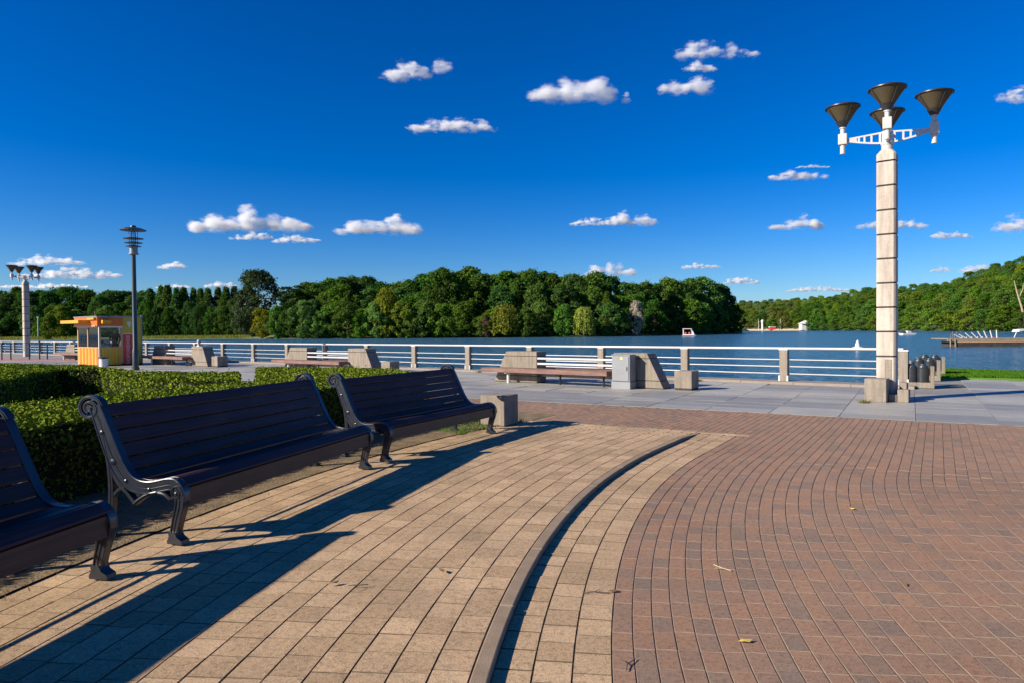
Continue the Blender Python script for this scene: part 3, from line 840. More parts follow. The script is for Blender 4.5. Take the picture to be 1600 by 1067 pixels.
# vertical slats below the windows
q = MB(); q.box(-.006, .0, 0, .2, .06, .9)
for i in range(12):
    w = (KY - .26) / 12; y = .12 + i * w
    q = MB(); q.box(-.012, .02, y + .008, y + w - .008, .06, .9); q.build('panel_slat', M['yellow' if i % 2 else 'orange'], k)
for i in range(6):
    w = .95 / 6; x = .09 + i * w
    q = MB(); q.box(x + .006, x + w - .006, -.012, .02, .06, .9); q.build('panel_slat', M['yellow' if i % 2 else 'ochre'], k)
MB().box(-.03, .06, .08, KY - .08, .90, .94).build('window_sill', M['rust_frame'], k)
MB().box(.08, 1.03, -.03, .06, .90, .94).build('window_sill', M['rust_frame'], k)
MB().box(.02, .03, .1, KY - .1, .94, 1.92).build('window_pane', M['glass'], k)
MB().box(.1, 1.03, .02, .03, .94, 1.92).build('window_pane', M['glass'], k)
MB().box(-.02, .05, 1.36, 1.42, .94, 1.92).build('window_post', M['rust_frame'], k)
MB().box(-.02, .06, .08, KY, 1.9, 1.97).build('window_head', M['rust_frame'], k)
MB().box(.08, 1.1, -.02, .06, 1.9, 1.97).build('window_head', M['white'], k)
# fascia, roof, canopy
MB().box(-.10, .0, -.06, KY + .1, 1.97, KH).build('fascia', M['orange'], k)
MB().box(.003, 1.10, -.06, .0, 1.97, KH).build('fascia', M['orange'], k)
MB().box(-.13, KX + .02, -.09, KY + .12, KH, KH + .06).build('roof', M['steel'], k)
MB().box(-.62, -.10, .85, KY + .45, 2.13, 2.28).build('canopy_beam', M['yellow'], k)
MB().box(-.22, -.10, .05, .85, 2.30, 2.39).build('canopy_beam', M['yellow'], k)
MB().box(.06, .46, -.32, -.06, 2.10, 2.27).build('canopy_beam', M['yellow'], k)
MB().box(-.14, -.1, .1, KY + .1, 1.95, 2.0).build('fascia_trim', M['rust_frame'], k)
# side panels
MB().box(1.11, 1.72, -.015, .03, 1.60, KH).build('upper_panel', M['ochre'], k)
MB().box(1.11, 1.72, -.015, .03, .08, 1.56).build('sign_panel', M['red'], k)
MB().box(1.11, 1.72, -.022, .03, 1.56, 1.60).build('panel_trim', M['white'], k)
MB().box(1.72, 1.78, -.03, .05, 0, 2.5).build('corner_post', M['steel'], k)
MB().box(1.78, KX - .06, -.015, .03, .08, KH).build('side_panel', M['ochre'], k)
MB().box(KX - .06, KX, -.03, .05, 0, 2.52).build('corner_post', M['steel'], k)
MB().box(.1, KX, -.01, .05, .0, .075).build('plinth', M['dark_joint'], k)
q = MB(); q.tube([(.5, 1.8, KH), (.5, 1.8, KH + .35)], .012, 6); q.tube([(1.75, .3, KH), (1.75, .3, KH + .45)], .02, 6); q.tube([(1.95, .3, KH), (1.95, .3, KH + .25)], .012, 6); q.each('roof_rod', M['rust_frame'], k)
def text_mesh(body, size, mat, name='sign_text'):
    c = bpy.data.curves.new(name, 'FONT'); c.body = body; c.size = size; c.extrude = .003; c.align_x = 'CENTER'; c.align_y = 'CENTER'
    o = bpy.data.objects.new(name, c); col.objects.link(o)
    me = bpy.data.meshes.new_from_object(o.evaluated_get(bpy.context.evaluated_depsgraph_get()))
    bpy.data.objects.remove(o); me.name = name; me.materials.clear(); me.materials.append(mat); return me
try:
    tm = text_mesh('МОРОЖЕНОЕ', .215, M['white'])
    o = link('sign_text', tm, k); o.location = (1.36, -.02, .80); o.rotation_euler = (R(90), R(-90), 0)
except Exception as e: print('text', e)
q = MB()                                       # small white ice cream mark
q.prism([(1.41 + .11 * math.cos(a) * (1 + .12 * math.sin(5 * a)), 2.12 + .09 * math.sin(a) * (1 + .12 * math.cos(4 * a))) for a in [i / 20 * 2 * math.pi for i in range(20)]], -.026, -.0155, axis='Y')
q.prism([(1.35, 2.02), (1.47, 2.02), (1.42, 1.87)], -.0255, -.0152, axis='Y')
q.build('ice_cream_mark', M['white'], k)
# ice cream freezer inside
fz = thing('freezer', 'white display freezer with curved glass lid inside the kiosk', 'freezer', tuple(Matrix.Translation((KA.x, KA.y, .12)) @ Matrix.Rotation(KZ, 4, 'Z') @ Vector((.42, .85, 0))), KZ)
MB().box(-.3, .3, -.6, 1.0, 0, .80).build('body', M['white'], fz, bevel=.03)
q = MB(); q.prism([(-.28, .805), (.28, .805), (.27, .95), (.16, 1.12), (0, 1.18), (-.18, 1.1), (-.28, .92)], -.55, .95, axis='Y'); q.build('lid', M['glass'], fz)
q = MB()
for i in range(5): q.box(-.22, .22, -.5 + i * .29, -.26 + i * .29, .805, .88 + .05 * (i % 2))
q.each('ice_cream_tub', M['shirt'], fz)
q = MB(); q.tube([(-.2, -.2, 1.13), (-.2, -.2, 1.22), (-.17, -.2, 1.3)], .05, 8); q.build('cup_stack', M['white'], fz)
# bin
p = G(164, 575.5); bn = thing('litter_bin', 'small white round litter bin with dark rim in front of the kiosk', 'bin', (-19.6, 32.75, 0))
MB().lathe([(.15, 0), (.19, .03), (.20, .42), (.19, .42)], 20).build('body', M['white'], bn, True)
MB().lathe([(.205, .42), (.215, .43), (.205, .50), (.15, .50), (.14, .45)], 20).build('rim', M['black_metal'], bn, True)

# ------------------------------------------------------------------ people
def person(loc, rz, pose, label, shirt, hair_m):
    J = {  # y forward, z up, x right
        'stand': dict(pel=(0, 0, .95), spi=(0, .0, 1.18), che=(0, .01, 1.38), nec=(0, .02, 1.50), hd1=(0, .03, 1.60), hd2=(0, .035, 1.70), nose=(0, .115, 1.635),
                      sh=(.17, 0, 1.42), el=(.25, .05, 1.14), wr=(.20, .28, 1.02), ha=(.18, .37, 1.02), hip=(.09, 0, .90), kn=(.10, .03, .48), an=(.10, 0, .09), to=(.11, .15, .04)),
        'sit': dict(pel=(0, 0, .52), spi=(0, -.03, .74), che=(0, .0, .95), nec=(0, .03, 1.07), hd1=(0, .05, 1.17), hd2=(0, .065, 1.27), nose=(0, .145, 1.20),
                    sh=(.17, 0, .98), el=(.23, .08, .72), wr=(.14, .30, .64), ha=(.10, .38, .62), hip=(.09, .04, .50), kn=(.11, .44, .50), an=(.11, .46, .09), to=(.12, .60, .04))}[pose]
    V = []; E = []; Rr = []
    def v(p, r, par=None):
        V.append(p); Rr.append(r)
        if par is not None: E.append((par, len(V) - 1))
        return len(V) - 1
    pel = v(J['pel'], .145); spi = v(J['spi'], .125, pel); che = v(J['che'], .14, spi); nec = v(J['nec'], .058, che)
    h1 = v(J['hd1'], .082, nec); h2 = v(J['hd2'], .085, h1); v(J['nose'], .016, h1)
    for s in (-1, 1):
        m = lambda n_: (J[n_][0] * s, J[n_][1], J[n_][2])
        a = v(m('sh'), .065, che); a = v(m('el'), .045, a); a = v(m('wr'), .032, a); a = v(m('ha'), .038, a)
        a = v(m('hip'), .095, pel); a = v(m('kn'), .065, a); a = v(m('an'), .045, a); v(m('to'), .04, a)
    me = bpy.data.meshes.new('body'); me.from_pydata(V, E, []); o = bpy.data.objects.new('tmp', me); col.objects.link(o)
    sk = o.modifiers.new('skin', 'SKIN')
    for i, r in enumerate(Rr): me.skin_vertices[0].data[i].radius = (r, r * (.8 if i in (0, 1, 2) else 1)) if i > 2 else (r * 1.15, r * .75)
    me.skin_vertices[0].data[0].use_root = True
    ss = o.modifiers.new('sub', 'SUBSURF'); ss.levels = 2; ss.render_levels = 2
    m2 = bpy.data.meshes.new_from_object(o.evaluated_get(bpy.context.evaluated_depsgraph_get())); bpy.data.objects.remove(o)
    m2.materials.clear()
    for n_ in ('skin', shirt, 'trousers'): m2.materials.append(M[n_])
    zc, zp = J['nec'][2] - .01, J['pel'][2] + .06
    for f in m2.polygons:
        c = f.center
        hand = (Vector(c) - Vector((J['ha'][0] * (1 if c.x > 0 else -1), J['ha'][1], J['ha'][2]))).length < .075
        f.material_index = 0 if (c.z > zc or hand) else (1 if (c.z > zp or (abs(c.x) > .15 and c.z > zp - .2 and pose == 'stand')) else 2)
        f.use_smooth = True
    t = thing('person', label, 'person', loc, rz)
    link('body', m2, t)
    hd = Vector(J['hd2'])
    q = MB(); q.lathe([(.098, -.055), (.106, -.0), (.098, .05), (.07, .09), (.03, .108), (.004, .11)], 18, (hd.x, hd.y - .012, hd.z), caps=True)
    for i, (x, y, z) in enumerate(q.v):
        if y > hd.y + .03 and z < hd.z + .02: q.v[i] = (x * .9, y - .03, max(z, hd.z + .01))
    q.build('hair', M[hair_m], t, True)
    q = MB()
    for s in (-1, 1): q.lathe([(.012, -.012), (.02, 0), (.012, .03)], 8, (hd.x + s * .088, hd.y - .01, hd.z - .10))
    q.build('ear', M['skin'], t, True)
    return t
pd = AT(309.5, 545, 34.4)
person((pd.x, pd.y, 0), R(-38), 'sit', 'person with grey hair seated behind the quay bench, facing the lake', 'shirt', 'hair_grey').scale = (.92, .92, .92)
KM = Matrix.Translation((KA.x, KA.y, 0)) @ Matrix.Rotation(KZ, 4, 'Z')
w_ = KM @ Vector((.98, .62, .12)); person(tuple(w_), KZ + R(150), 'stand', 'dark-haired attendant in a brown top standing inside the kiosk', 'brown_shirt', 'hair_dark')
st = thing('low_seat', 'low plank seat facing the lake behind the quay bench, under the seated person', 'seat', (pd.x, pd.y, 0), R(-38))
MB().box(-.6, .6, -.22, .22, .32, .40).build('seat_plank', M['plank'], st, bevel=.01)
MB().box(-.5, -.35, -.18, .18, 0, .32).build('leg', M['concrete2'], st); MB().box(.35, .5, -.18, .18, 0, .32).build('leg', M['concrete2'], st)

# ------------------------------------------------------------------ bins on the right
def quay_bin(loc, s, label):
    t = thing('concrete_bin', label, 'litter bin', loc, R(-30), 'litter bins of concrete and dark metal by the grass')
    MB().box(-.42, .30, -.24, .24, 0, .17).build('base', M['concrete2'], t, bevel=.012)
    MB().box(.30, .40, -.26, .26, 0, .66).build('side_post', M['bench_concrete'], t, bevel=.01)
    MB().box(-.46, -.41, -.2, .2, .171, .64).build('side_post', M['bench_concrete'], t, bevel=.01)
    for x in (-.20, .10):
        d = MB().lathe([(.17, .172), (.175, .6), (.15, .62)], 20, (x, 0, 0)).build('drum', M['black_metal'], t, True)
        MB().lathe([(.15, .625), (.13, .68), (.09, .69), (.085, .73), (.02, .735)], 20, (x, 0, 0)).build('drum_lid', M['dark_pole'], d, True)
    t.scale = (s, s, s); return t
for (px, py, s, lab) in ((1443, 606, .86, 'nearest twin-drum litter bin in a concrete frame right of the column lamp'),
                         (1453, 594.5, .92, 'middle twin-drum litter bin in a concrete frame, half hidden by the nearest'),
                         (1461, 587.5, .95, 'farthest twin-drum litter bin in a concrete frame at the corner of the grass')):
    g = G(px, py); quay_bin((g.x, g.y + .2, 0), s, lab)
# lawn strip at the right
LP = [G(1467, 591), G(1476, 578.5), G(1600, 583), G(1720, 587), G(1720, 598), G(1600, 593.5)]
q = MB(); q.prism([(v.x, v.y) for v in LP], -1.6, .05); struct('lawn', q, M['grass'])
def in_poly(x, y, P):
    ins = np.zeros(len(x), bool); n = len(P)
    for i in range(n):
        x0, y0 = P[i][0], P[i][1]; x1, y1 = P[(i + 1) % n][0], P[(i + 1) % n][1]
        c = ((y0 > y) != (y1 > y)) & (x < (x1 - x0) * (y - y0) / (y1 - y0 + 1e-12) + x0); ins ^= c
    return ins
def blades(name, P, n, z, h, w, mat, lab, cat):
    xs = [p[0] for p in P]; ys = [p[1] for p in P]
    x = rng.uniform(min(xs), max(xs), n); y = rng.uniform(min(ys), max(ys), n); m = in_poly(x, y, P); x, y = x[m], y[m]; n = len(x)
    a = rng.uniform(0, 6.283, n); hh = h * rng.uniform(.5, 1.2, n); lx, ly = rng.normal(0, h * .35, n), rng.normal(0, h * .35, n)
    z0 = np.full(n, z) if not callable(z) else np.array([z((x[i], y[i])) for i in range(n)])
    dx, dy = np.cos(a) * w / 2, np.sin(a) * w / 2
    V = np.stack([np.stack([x - dx, y - dy, z0], 1), np.stack([x + dx, y + dy, z0], 1), np.stack([x + lx, y + ly, z0 + hh], 1)], 1).reshape(-1, 3)
    F = np.arange(3 * n).reshape(-1, 3)
    o = link(name, np_mesh(name, V, F, M[mat])); return tag(o, lab, cat, kind='stuff')
blades('lawn_grass', LP, 60000, .05, .07, .03, 'blade', 'bright green mown grass strip at the water edge on the right', 'grass')

# ------------------------------------------------------------------ hedges
HZ = .83
def hedge(name, poly, h, leaf, dens, label, zoff=0.0, wob=.03):
    t = thing(name, label, 'hedge', (poly[0][0], poly[0][1], 0))
    P = [(p[0] - poly[0][0], p[1] - poly[0][1]) for p in poly]
    a = sum(P[i][0] * P[(i + 1) % len(P)][1] - P[(i + 1) % len(P)][0] * P[i][1] for i in range(len(P)))
    if a < 0: P = P[::-1]
    n = len(P)
    ins = []
    for i in range(n):
        p0, p1, p2 = Vector(P[i - 1]), Vector(P[i]), Vector(P[(i + 1) % n])
        d = ((p1 - p0).normalized() + (p2 - p1).normalized()).normalized(); ins.append(tuple(p1 + Vector((-d.y, d.x)) * .07))
    MB().prism(ins, 0, h - .07).build('branch_shade_core', M['hedge_shade_core'], t)
    C = []; N = []
    xs = [p[0] for p in P]; ys = [p[1] for p in P]; A = (max(xs) - min(xs)) * (max(ys) - min(ys))
    k_ = int(A * dens)
    x = rng.uniform(min(xs), max(xs), k_); y = rng.uniform(min(ys), max(ys), k_); m = in_poly(x, y, P); x, y = x[m], y[m]
    z = h - rng.uniform(0, .06, len(x)) + wob * np.array([mnoise.noise(Vector((a_ * 2.3, b_ * 2.3, 1))) for a_, b_ in zip(x, y)])
    C.append(np.stack([x, y, z], 1)); N.append(np.tile([0, 0, 1.0], (len(x), 1)))
    sp = rng.random(len(x)) < .012                        # stray shoots
    C[-1][sp, 2] += rng.uniform(.02, .09, sp.sum())
    for i in range(n):
        p, q_ = np.array(P[i]), np.array(P[(i + 1) % n]); L = np.linalg.norm(q_ - p)
        if L < 1e-3: continue
        nn = np.array([(q_ - p)[1], -(q_ - p)[0]]) / L; c = int(L * h * dens * .55)  # thinner leaves on the sides let the shade-coloured core show through
        u = rng.random(c); zz = rng.random(c) ** .8 * h; off = rng.uniform(-.07, .02, c) + .03 * np.sin(u * L * 5 + zz * 7)
        C.append(np.stack([p[0] + (q_ - p)[0] * u + nn[0] * off, p[1] + (q_ - p)[1] * u + nn[1] * off, zz], 1)); N.append(np.tile([nn[0], nn[1], 0], (c, 1)))
    C = np.concatenate(C); N = np.concatenate(N)
    o = link('leaves', leaf_cards('leaves', C, N, leaf, .75, M['hedge_leaf']), t); tag(o, kind='stuff')
    return t
def leaf_cards(name, C, N, size, jit, mat, elong=1.5):
    n = len(C)
    N = N + rng.normal(0, jit, (n, 3)); N /= np.linalg.norm(N, axis=1, keepdims=True) + 1e-9
    r = rng.normal(0, 1, (n, 3)); U = np.cross(N, r); U /= np.linalg.norm(U, axis=1, keepdims=True) + 1e-9; W = np.cross(N, U)
    s = size * rng.uniform(.6, 1.3, (n, 1))
    V = np.stack([C - U * s * elong * .5, C + W * s * .5 + N * s * .12, C + U * s * elong * .5, C - W * s * .5 + N * s * .12], 1).reshape(-1, 3)
    return np_mesh(name, V, np.arange(4 * n).reshape(-1, 4), mat)
ang = lambda r, sdeg: pv(r, R(sdeg) * R_SEAM)[0]
# front hedge follows the benches, with a leg turning away at its far end
fr = [ang(18.8 + .03 * math.sin(d), d) for d in range(-14, 33, 3)]
fr += [ang(18.85, 35.5), ang(19.6, 37.5), ang(20.8, 41)]
g1, g2, g3 = G(490, 573, HZ), G(402, 572.5, HZ), G(402, 594, HZ)
fr2 = [tuple(v) for v in fr] + [(g1.x, g1.y), (g2.x, g2.y), (g3.x, g3.y)] + [tuple(ang(20.7, d)) for d in range(24, -15, -3)]
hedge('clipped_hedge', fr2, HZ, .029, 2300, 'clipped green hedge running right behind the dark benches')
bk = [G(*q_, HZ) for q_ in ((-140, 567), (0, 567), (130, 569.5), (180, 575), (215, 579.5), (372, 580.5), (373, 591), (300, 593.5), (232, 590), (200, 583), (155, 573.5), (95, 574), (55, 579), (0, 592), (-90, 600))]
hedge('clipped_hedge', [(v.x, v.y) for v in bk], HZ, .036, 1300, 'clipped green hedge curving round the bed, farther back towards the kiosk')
# dry grass and weeds under the benches
bed = [tuple(ang(17.15, d)) for d in range(-12, 37, 4)] + [tuple(ang(18.9, d)) for d in range(36, -13, -4)]
blades('dry_grass', bed, 2600, .046, .045, .008, 'dry', 'sparse dry grass and weeds on the soil under the dark benches', 'grass')
bed2 = [tuple(ang(17.2, 30.5)), tuple(ang(17.2, 38)), tuple(ang(19.5, 40)), tuple(ang(19.5, 33))]
blades('bed_grass', bed2, 9000, .03, .07, .012, 'blade', 'patch of grass behind the farthest dark bench beside the concrete block', 'grass')
# ------------------------------------------------------------------ trees
def crown_mesh(name, lobes, n, leaf, jit=.55, down=0.0):
    L = np.array(lobes); area = L[:, 3] * L[:, 5]; cnt = np.maximum(8, (n * area / area.sum())).astype(int)
    C = []; N = []
    cen = L[:, :3].mean(0)
    for l, c in zip(L, cnt):
        d = rng.normal(0, 1, (c, 3)); d /= np.linalg.norm(d, axis=1, keepdims=True)
        o = (l[:3] - cen); on = np.linalg.norm(o)
        if on > .3:                                   # keep mostly the outward half of each lobe
            f = (d @ (o / on)) < -.35; d[f] *= -1
        C.append(l[:3] + d * l[3:6] * (rng.uniform(.62, 1.06, (c, 1)) + (rng.random((c, 1)) < .14) * rng.uniform(.05, .45, (c, 1)))); N.append(d + np.array([0, 0, .35 - down]))
    return leaf_cards(name, np.concatenate(C), np.concatenate(N), leaf, jit, M['leaf'], 1.35)
def lobes_broad(h, r, base, n, seed, top=.55):
    rr = random.Random(seed); out = []
    for i in range(n):
        t = (i + .5) / n; z = base + (h - base) * (t ** .9) * .93
        prof = math.sin(min(1, max(.05, (z - base) / (h - base))) ** top * math.pi) ** .6
        a = i * 2.4 + rr.uniform(-.5, .5); rad = r * prof * rr.uniform(.4, 1.0)
        s = r * rr.uniform(.18, .36)
        out.append((rad * math.cos(a), rad * math.sin(a), min(z, h - s * .7), s, s, s * rr.uniform(.65, .9)))
    out.append((0, 0, h - r * .35, r * .36, r * .36, r * .33)); return out
def trunk_mesh(h, r, seed):
    rr = random.Random(seed); q = MB()
    pts = [(rr.uniform(-.12, .12) * i, rr.uniform(-.12, .12) * i, h * i / 6) for i in range(7)]
    q.tube(pts, [r * (1 - .12 * i) for i in range(7)], 8)
    for k in range(7):
        b = Vector(pts[2 + k % 4]); a = k * 2.4; L = h * .35
        q.tube([b, b + Vector((math.cos(a) * L * .5, math.sin(a) * L * .5, L * .4)), b + Vector((math.cos(a) * L, math.sin(a) * L, L * .95))], [r * .45, r * .3, r * .12], 6)
    return q.mesh('trunk', M['bark'])
PROTO = {}
def add_proto(key, crown, trunk): PROTO[key] = (crown, trunk)
for i in range(6):
    lb = lobes_broad(20, 6.0 + (i % 3) * .6, 2.2, 46 + 5 * (i % 3), 11 + i)
    add_proto('broad%d' % i, crown_mesh('crown', lb, 6500, .52, .65), trunk_mesh(15, .34, i))
for i in range(3):                                   # trees leafy to the ground at the shore
    lb = lobes_broad(12, 4.8,   .3, 40, 40 + i, .8)
    add_proto('bush%d' % i, crown_mesh('crown', lb, 4600, .42, .65), trunk_mesh(8, .22, 60 + i))
for i in range(2):
    rr = random.Random(90 + i); lb = []
    for k in range(34):
        t = k / 34; z = 1.2 + 18.3 * t; w = 2.5 * math.sin(min(1, .12 + t * .98) * math.pi) ** .55
        a = k * 2.4; lb.append((w * .55 * math.cos(a), w * .55 * math.sin(a), z, .95, .95, 1.9))
    add_proto('poplar%d' % i, crown_mesh('crown', lb, 5200, .42, .6), trunk_mesh(14, .25, 70 + i))
lb = []                                              # pine with an umbrella top
for k in range(16):
    a = k * 2.4; z = 11 + 8 * (k / 16); w = (3.4 - 2.0 * abs(k / 16 - .45))
    lb.append((w * math.cos(a) * .7, w * math.sin(a) * .7, z, 1.9, 1.9, .8))
add_proto('pine', crown_mesh('crown', lb, 2200, .5, .6), trunk_mesh(17, .28, 81))
C = []; N = []                                       # weeping willow
for s in range(210):
    a = rng.uniform(0, 6.283); r0 = 4.2 * math.sqrt(rng.uniform(.08, 1)); zt = 11.5 - 3.2 * (r0 / 4.2) ** 2 + rng.uniform(-.6, .6); L = rng.uniform(.45, .97) * zt
    m = int(L * 3.2); z = zt - np.linspace(0, L, m); rad = r0 + .9 * np.linspace(0, 1, m) ** .5
    C.append(np.stack([rad * np.cos(a) + rng.normal(0, .16, m), rad * np.sin(a) + rng.normal(0, .16, m), z], 1)); N.append(np.tile([math.cos(a), math.sin(a), .2], (m, 1)))
add_proto('willow', leaf_cards('crown', np.concatenate(C), np.concatenate(N), .42, .5, M['leaf'], 1.8), trunk_mesh(8, .3, 85))
PH = {'broad': 20., 'bush': 12., 'poplar': 20., 'pine': 20., 'willow': 12.}
NT = [0]
def tree(key, x, y, z, h, wscale, colr, name, label, group=None):
    kind = key.rstrip('0123456789'); s = h / PH[kind]
    t = thing(name, label, 'tree', (x, y, z), random.uniform(0, 6.28), group)
    t.scale = (s * wscale, s * wscale, s)
    cm, tm = PROTO[key]
    c = link('crown', cm, t); c.color = tuple(colr) + (1,)
    link('trunk', tm, t); NT[0] += 1
    return t
def jitc(c, a=.2):
    k = random.uniform(1 - a, 1 + a * 1.5); return (c[0] * k * random.uniform(.78, 1.15), c[1] * k, c[2] * k * random.uniform(.7, 1.6))
GD = (.065, .135, .020); GM = (.092, .175, .024); GL = (.15, .225, .03); GY = (.17, .19, .02)
def interp(px, pts):
    for (a, b), (c, d) in zip(pts, pts[1:]):
        if a <= px <= c: return b + (d - b) * (px - a) / (c - a)
    return pts[0][1] if px < pts[0][0] else pts[-1][1]
SHORE = [(-300, 330), (0, 310), (120, 300), (220, 300), (380, 285), (430, 262), (600, 248), (900, 238), (1000, 250), (1100, 290), (1150, 330)]
SKY = [(-60, 452), (0, 451), (40, 447), (110, 449), (150, 456), (215, 457), (236, 452), (370, 456), (440, 462), (470, 452), (490, 440), (520, 431), (545, 428), (575, 434), (600, 440), (622, 434), (660, 430), (690, 419), (745, 421), (770, 428), (800, 425), (845, 420), (880, 430), (905, 424), (945, 428), (975, 440), (1000, 440), (1040, 435), (1095, 434), (1115, 438), (1135, 449), (1150, 466)]
# the bank of the far shore
bank = MB(); pts = list(range(-500, 1161, 20)); vs = []
for px in pts:
    d = interp(px, SHORE)
    for k_, (dd, z) in enumerate(((1.0, -1.4), (4, -.75), (18, .3), (60, 1.5), (220, 2))):
        if px > 1120: dd *= max(.25, (1175 - px) / 55)
        v = ray(px, 520); vs.append((v.x / v.y * (d + dd), d + dd, z))
fs = [(i * 5 + j, i * 5 + 5 + j, i * 5 + 6 + j, i * 5 + 1 + j) for i in range(len(pts) - 1) for j in range(4)]
bank.add(vs, fs); struct('far_bank', bank, M['bank'])
WOODG = 'trees of the wood on the far shore'
def plant(px, topy, dd, key, wsc, c, name='broadleaf_tree', label=None, group=None, zb=-.6, mind=0):
    d = interp(px, SHORE) + dd; p = AT(px, topy, d)
    h = p.z - zb
    return tree(key, p.x, d, zb, h, wsc, c, name, label, group)
B1 = 'tall dark green broadleaf tree in the back rank of the far shore wood'
B2 = 'mid-height green tree in the middle rank of the far shore wood'
B3 = 'low bushy tree leaning over the water at the front edge of the far wood'
px = 452
while px < 1138:
    plant(px, interp(px, SKY) + random.uniform(-2, 7), random.uniform(24, 34), 'broad%d' % random.randrange(6), random.uniform(.85, 1.1), jitc(GD if random.random() < .6 else GM), label=B1, group=WOODG + ', back rank')
    px += random.uniform(15, 21)
px = 446
while px < 1130:
    plant(px, interp(px, SKY) + random.uniform(14, 34), random.uniform(12, 20), 'broad%d' % random.randrange(6), random.uniform(.85, 1.1), jitc(GM if random.random() < .6 else GD), label=B2, group=WOODG + ', middle rank')
    px += random.uniform(17, 25)
px = 436
while px < 1140:
    if not (880 < px < 945 or 975 < px < 1008):
        plant(px, 516 - random.uniform(18, 48), random.uniform(.5, 6), 'bush%d' % random.randrange(3), random.uniform(.9, 1.25), jitc(random.choice((GD, GM, GM, GL)), .25), 'bushy_tree', B3, WOODG + ', front rank')
    px += random.uniform(15, 24)
# right tip of the wood
for px, ty, dd in ((1128, 447, 14), (1140, 462, 9), (1149, 480, 5), (1143, 490, 3), (1120, 480, 4)):
    plant(px, ty, dd, 'broad%d' % (px % 6) if ty < 475 else 'bush1', .9, jitc(GD, .1), 'broadleaf_tree', 'dark green tree closing the right-hand tip of the far wood', 'trees at the right-hand tip of the far wood')
# trees one can tell apart
plant(402, 421, 16, 'broad2', 1.0, (.055, .085, .03), label='tall round-headed grey-green tree rising above the poplars on the far shore')
plant(388, 452, 8, 'broad4', .9, (.10, .13, .055), label='pale grey-green tree below the tall round-headed tree on the far shore')
plant(410, 484, -2, 'bush0', 1.05, (.22, .23, .018), 'bushy_tree', 'bright yellow-green bushy tree at the water, left end of the far wood')
plant(456, 444, 14, 'pine', 1.25, (.035, .07, .014), 'pine_tree', 'pine with a flat open top beside the gap at the left of the far wood')
plant(604, 446, 4, 'willow', .62, (.19, .21, .02), 'broadleaf_tree', 'yellow-green drooping tree standing out in the middle of the far wood')
plant(690, 418, 10, 'broad3', .85, (.06, .115, .018), 'broadleaf_tree', 'highest broadleaf tree of the far wood, near its middle')
plant(790, 474, 2, 'willow', 1.2, (.17, .19, .025), 'bushy_tree', 'yellowish bushy tree at the water near the middle of the far wood')
plant(725, 472, 3, 'bush0', 1.0, (.09, .15, .02), 'bushy_tree', 'light green bushy tree at the water, left of the yellowish one')
plant(912, 478, 0, 'willow', .95, (.27, .33, .05), 'willow_tree', 'pale green weeping willow hanging over the far water')
plant(993, 470, 3, 'bush1', .55, (.50, .45, .33), 'bushy_tree', 'pale silvery tree standing at the water right of the willow')
plant(948, 458, 6, 'poplar0', 1.3, (.10, .16, .02), 'broadleaf_tree', 'light green upright tree between the willow and the silvery tree')
plant(760, 490, 1, 'bush1', .9, (.16, .10, .06), 'bushy_tree', 'brownish half-dry shrub at the water in the middle of the far wood')
# poplar row and left shore
ORD = 'first second third fourth fifth sixth seventh eighth ninth tenth eleventh twelfth'.split()
for io, px in enumerate(range(236, 372, 13)):
    plant(px + random.uniform(-3, 3), random.uniform(447, 456), random.uniform(16, 30), 'poplar%d' % (px % 2), random.uniform(1.15, 1.5), jitc((.085, .155, .022), .15), 'poplar_tree', ORD[io] + ' slender poplar from the left in the far row right of the kiosk', 'poplars on the far shore')
for io, px in enumerate(range(228, 392, 17)):
    plant(px, random.uniform(468, 486), random.uniform(9, 14), 'broad%d' % random.randrange(6), .8, jitc(GD, .2), 'broadleaf_tree', ORD[io] + ' dark tree from the left before the far poplar row', 'dark trees before the poplars')
px = -110
while px < 232:
    plant(px, interp(px, SKY) + random.uniform(-2, 8), random.uniform(30, 46), 'broad%d' % random.randrange(6), random.uniform(.9, 1.15), jitc(GD, .2), label='tall dark tree in the back rank of the far wood at the left', group='tall trees at the left of the far shore')
    px += random.uniform(13, 18)
px = -110
while px < 235:
    plant(px, random.uniform(472, 500), random.uniform(12, 26), random.choice(('broad0', 'broad3', 'bush1', 'bush2')), random.uniform(.8, 1.1), jitc(random.choice((GD, GM, GM, GL)), .2), 'broadleaf_tree', 'lower green tree in front of the tall trees at the left of the far shore', 'lower trees at the left of the far shore')
    px += random.uniform(14, 20)
plant(78, 497, 6, 'bush0', 1.1, (.13, .19, .02), 'bushy_tree', 'light green round tree on the far bank between the far-left column lamp and the kiosk')
plant(95, 478, 10, 'bush2', .9, (.14, .20, .02), 'bushy_tree', 'bright light green tree just left of the kiosk roof on the far bank')

def reeds(px0, px1, n, lab):
    V = []
    for i in range(n):
        px = random.uniform(px0, px1); d = interp(px, SHORE) + random.uniform(3.5, 12); v = ray(px, 520); x, y = v.x / v.y * d, d; h = random.uniform(.7, 1.7); w = .16
        V += [(x - w, y, -.8), (x + w, y, -.8), (x + random.uniform(-.4, .4), y, -.8 + h)]
    o = link('reeds', np_mesh('reeds', np.array(V), np.arange(3 * n).reshape(-1, 3), M['reed'])); tag(o, lab, 'reeds', kind='stuff')
reeds(224, 392, 2600, 'yellow-green reeds along the far bank below the poplars')
reeds(-40, 120, 2200, 'yellow-green reeds along the far bank at the far left')

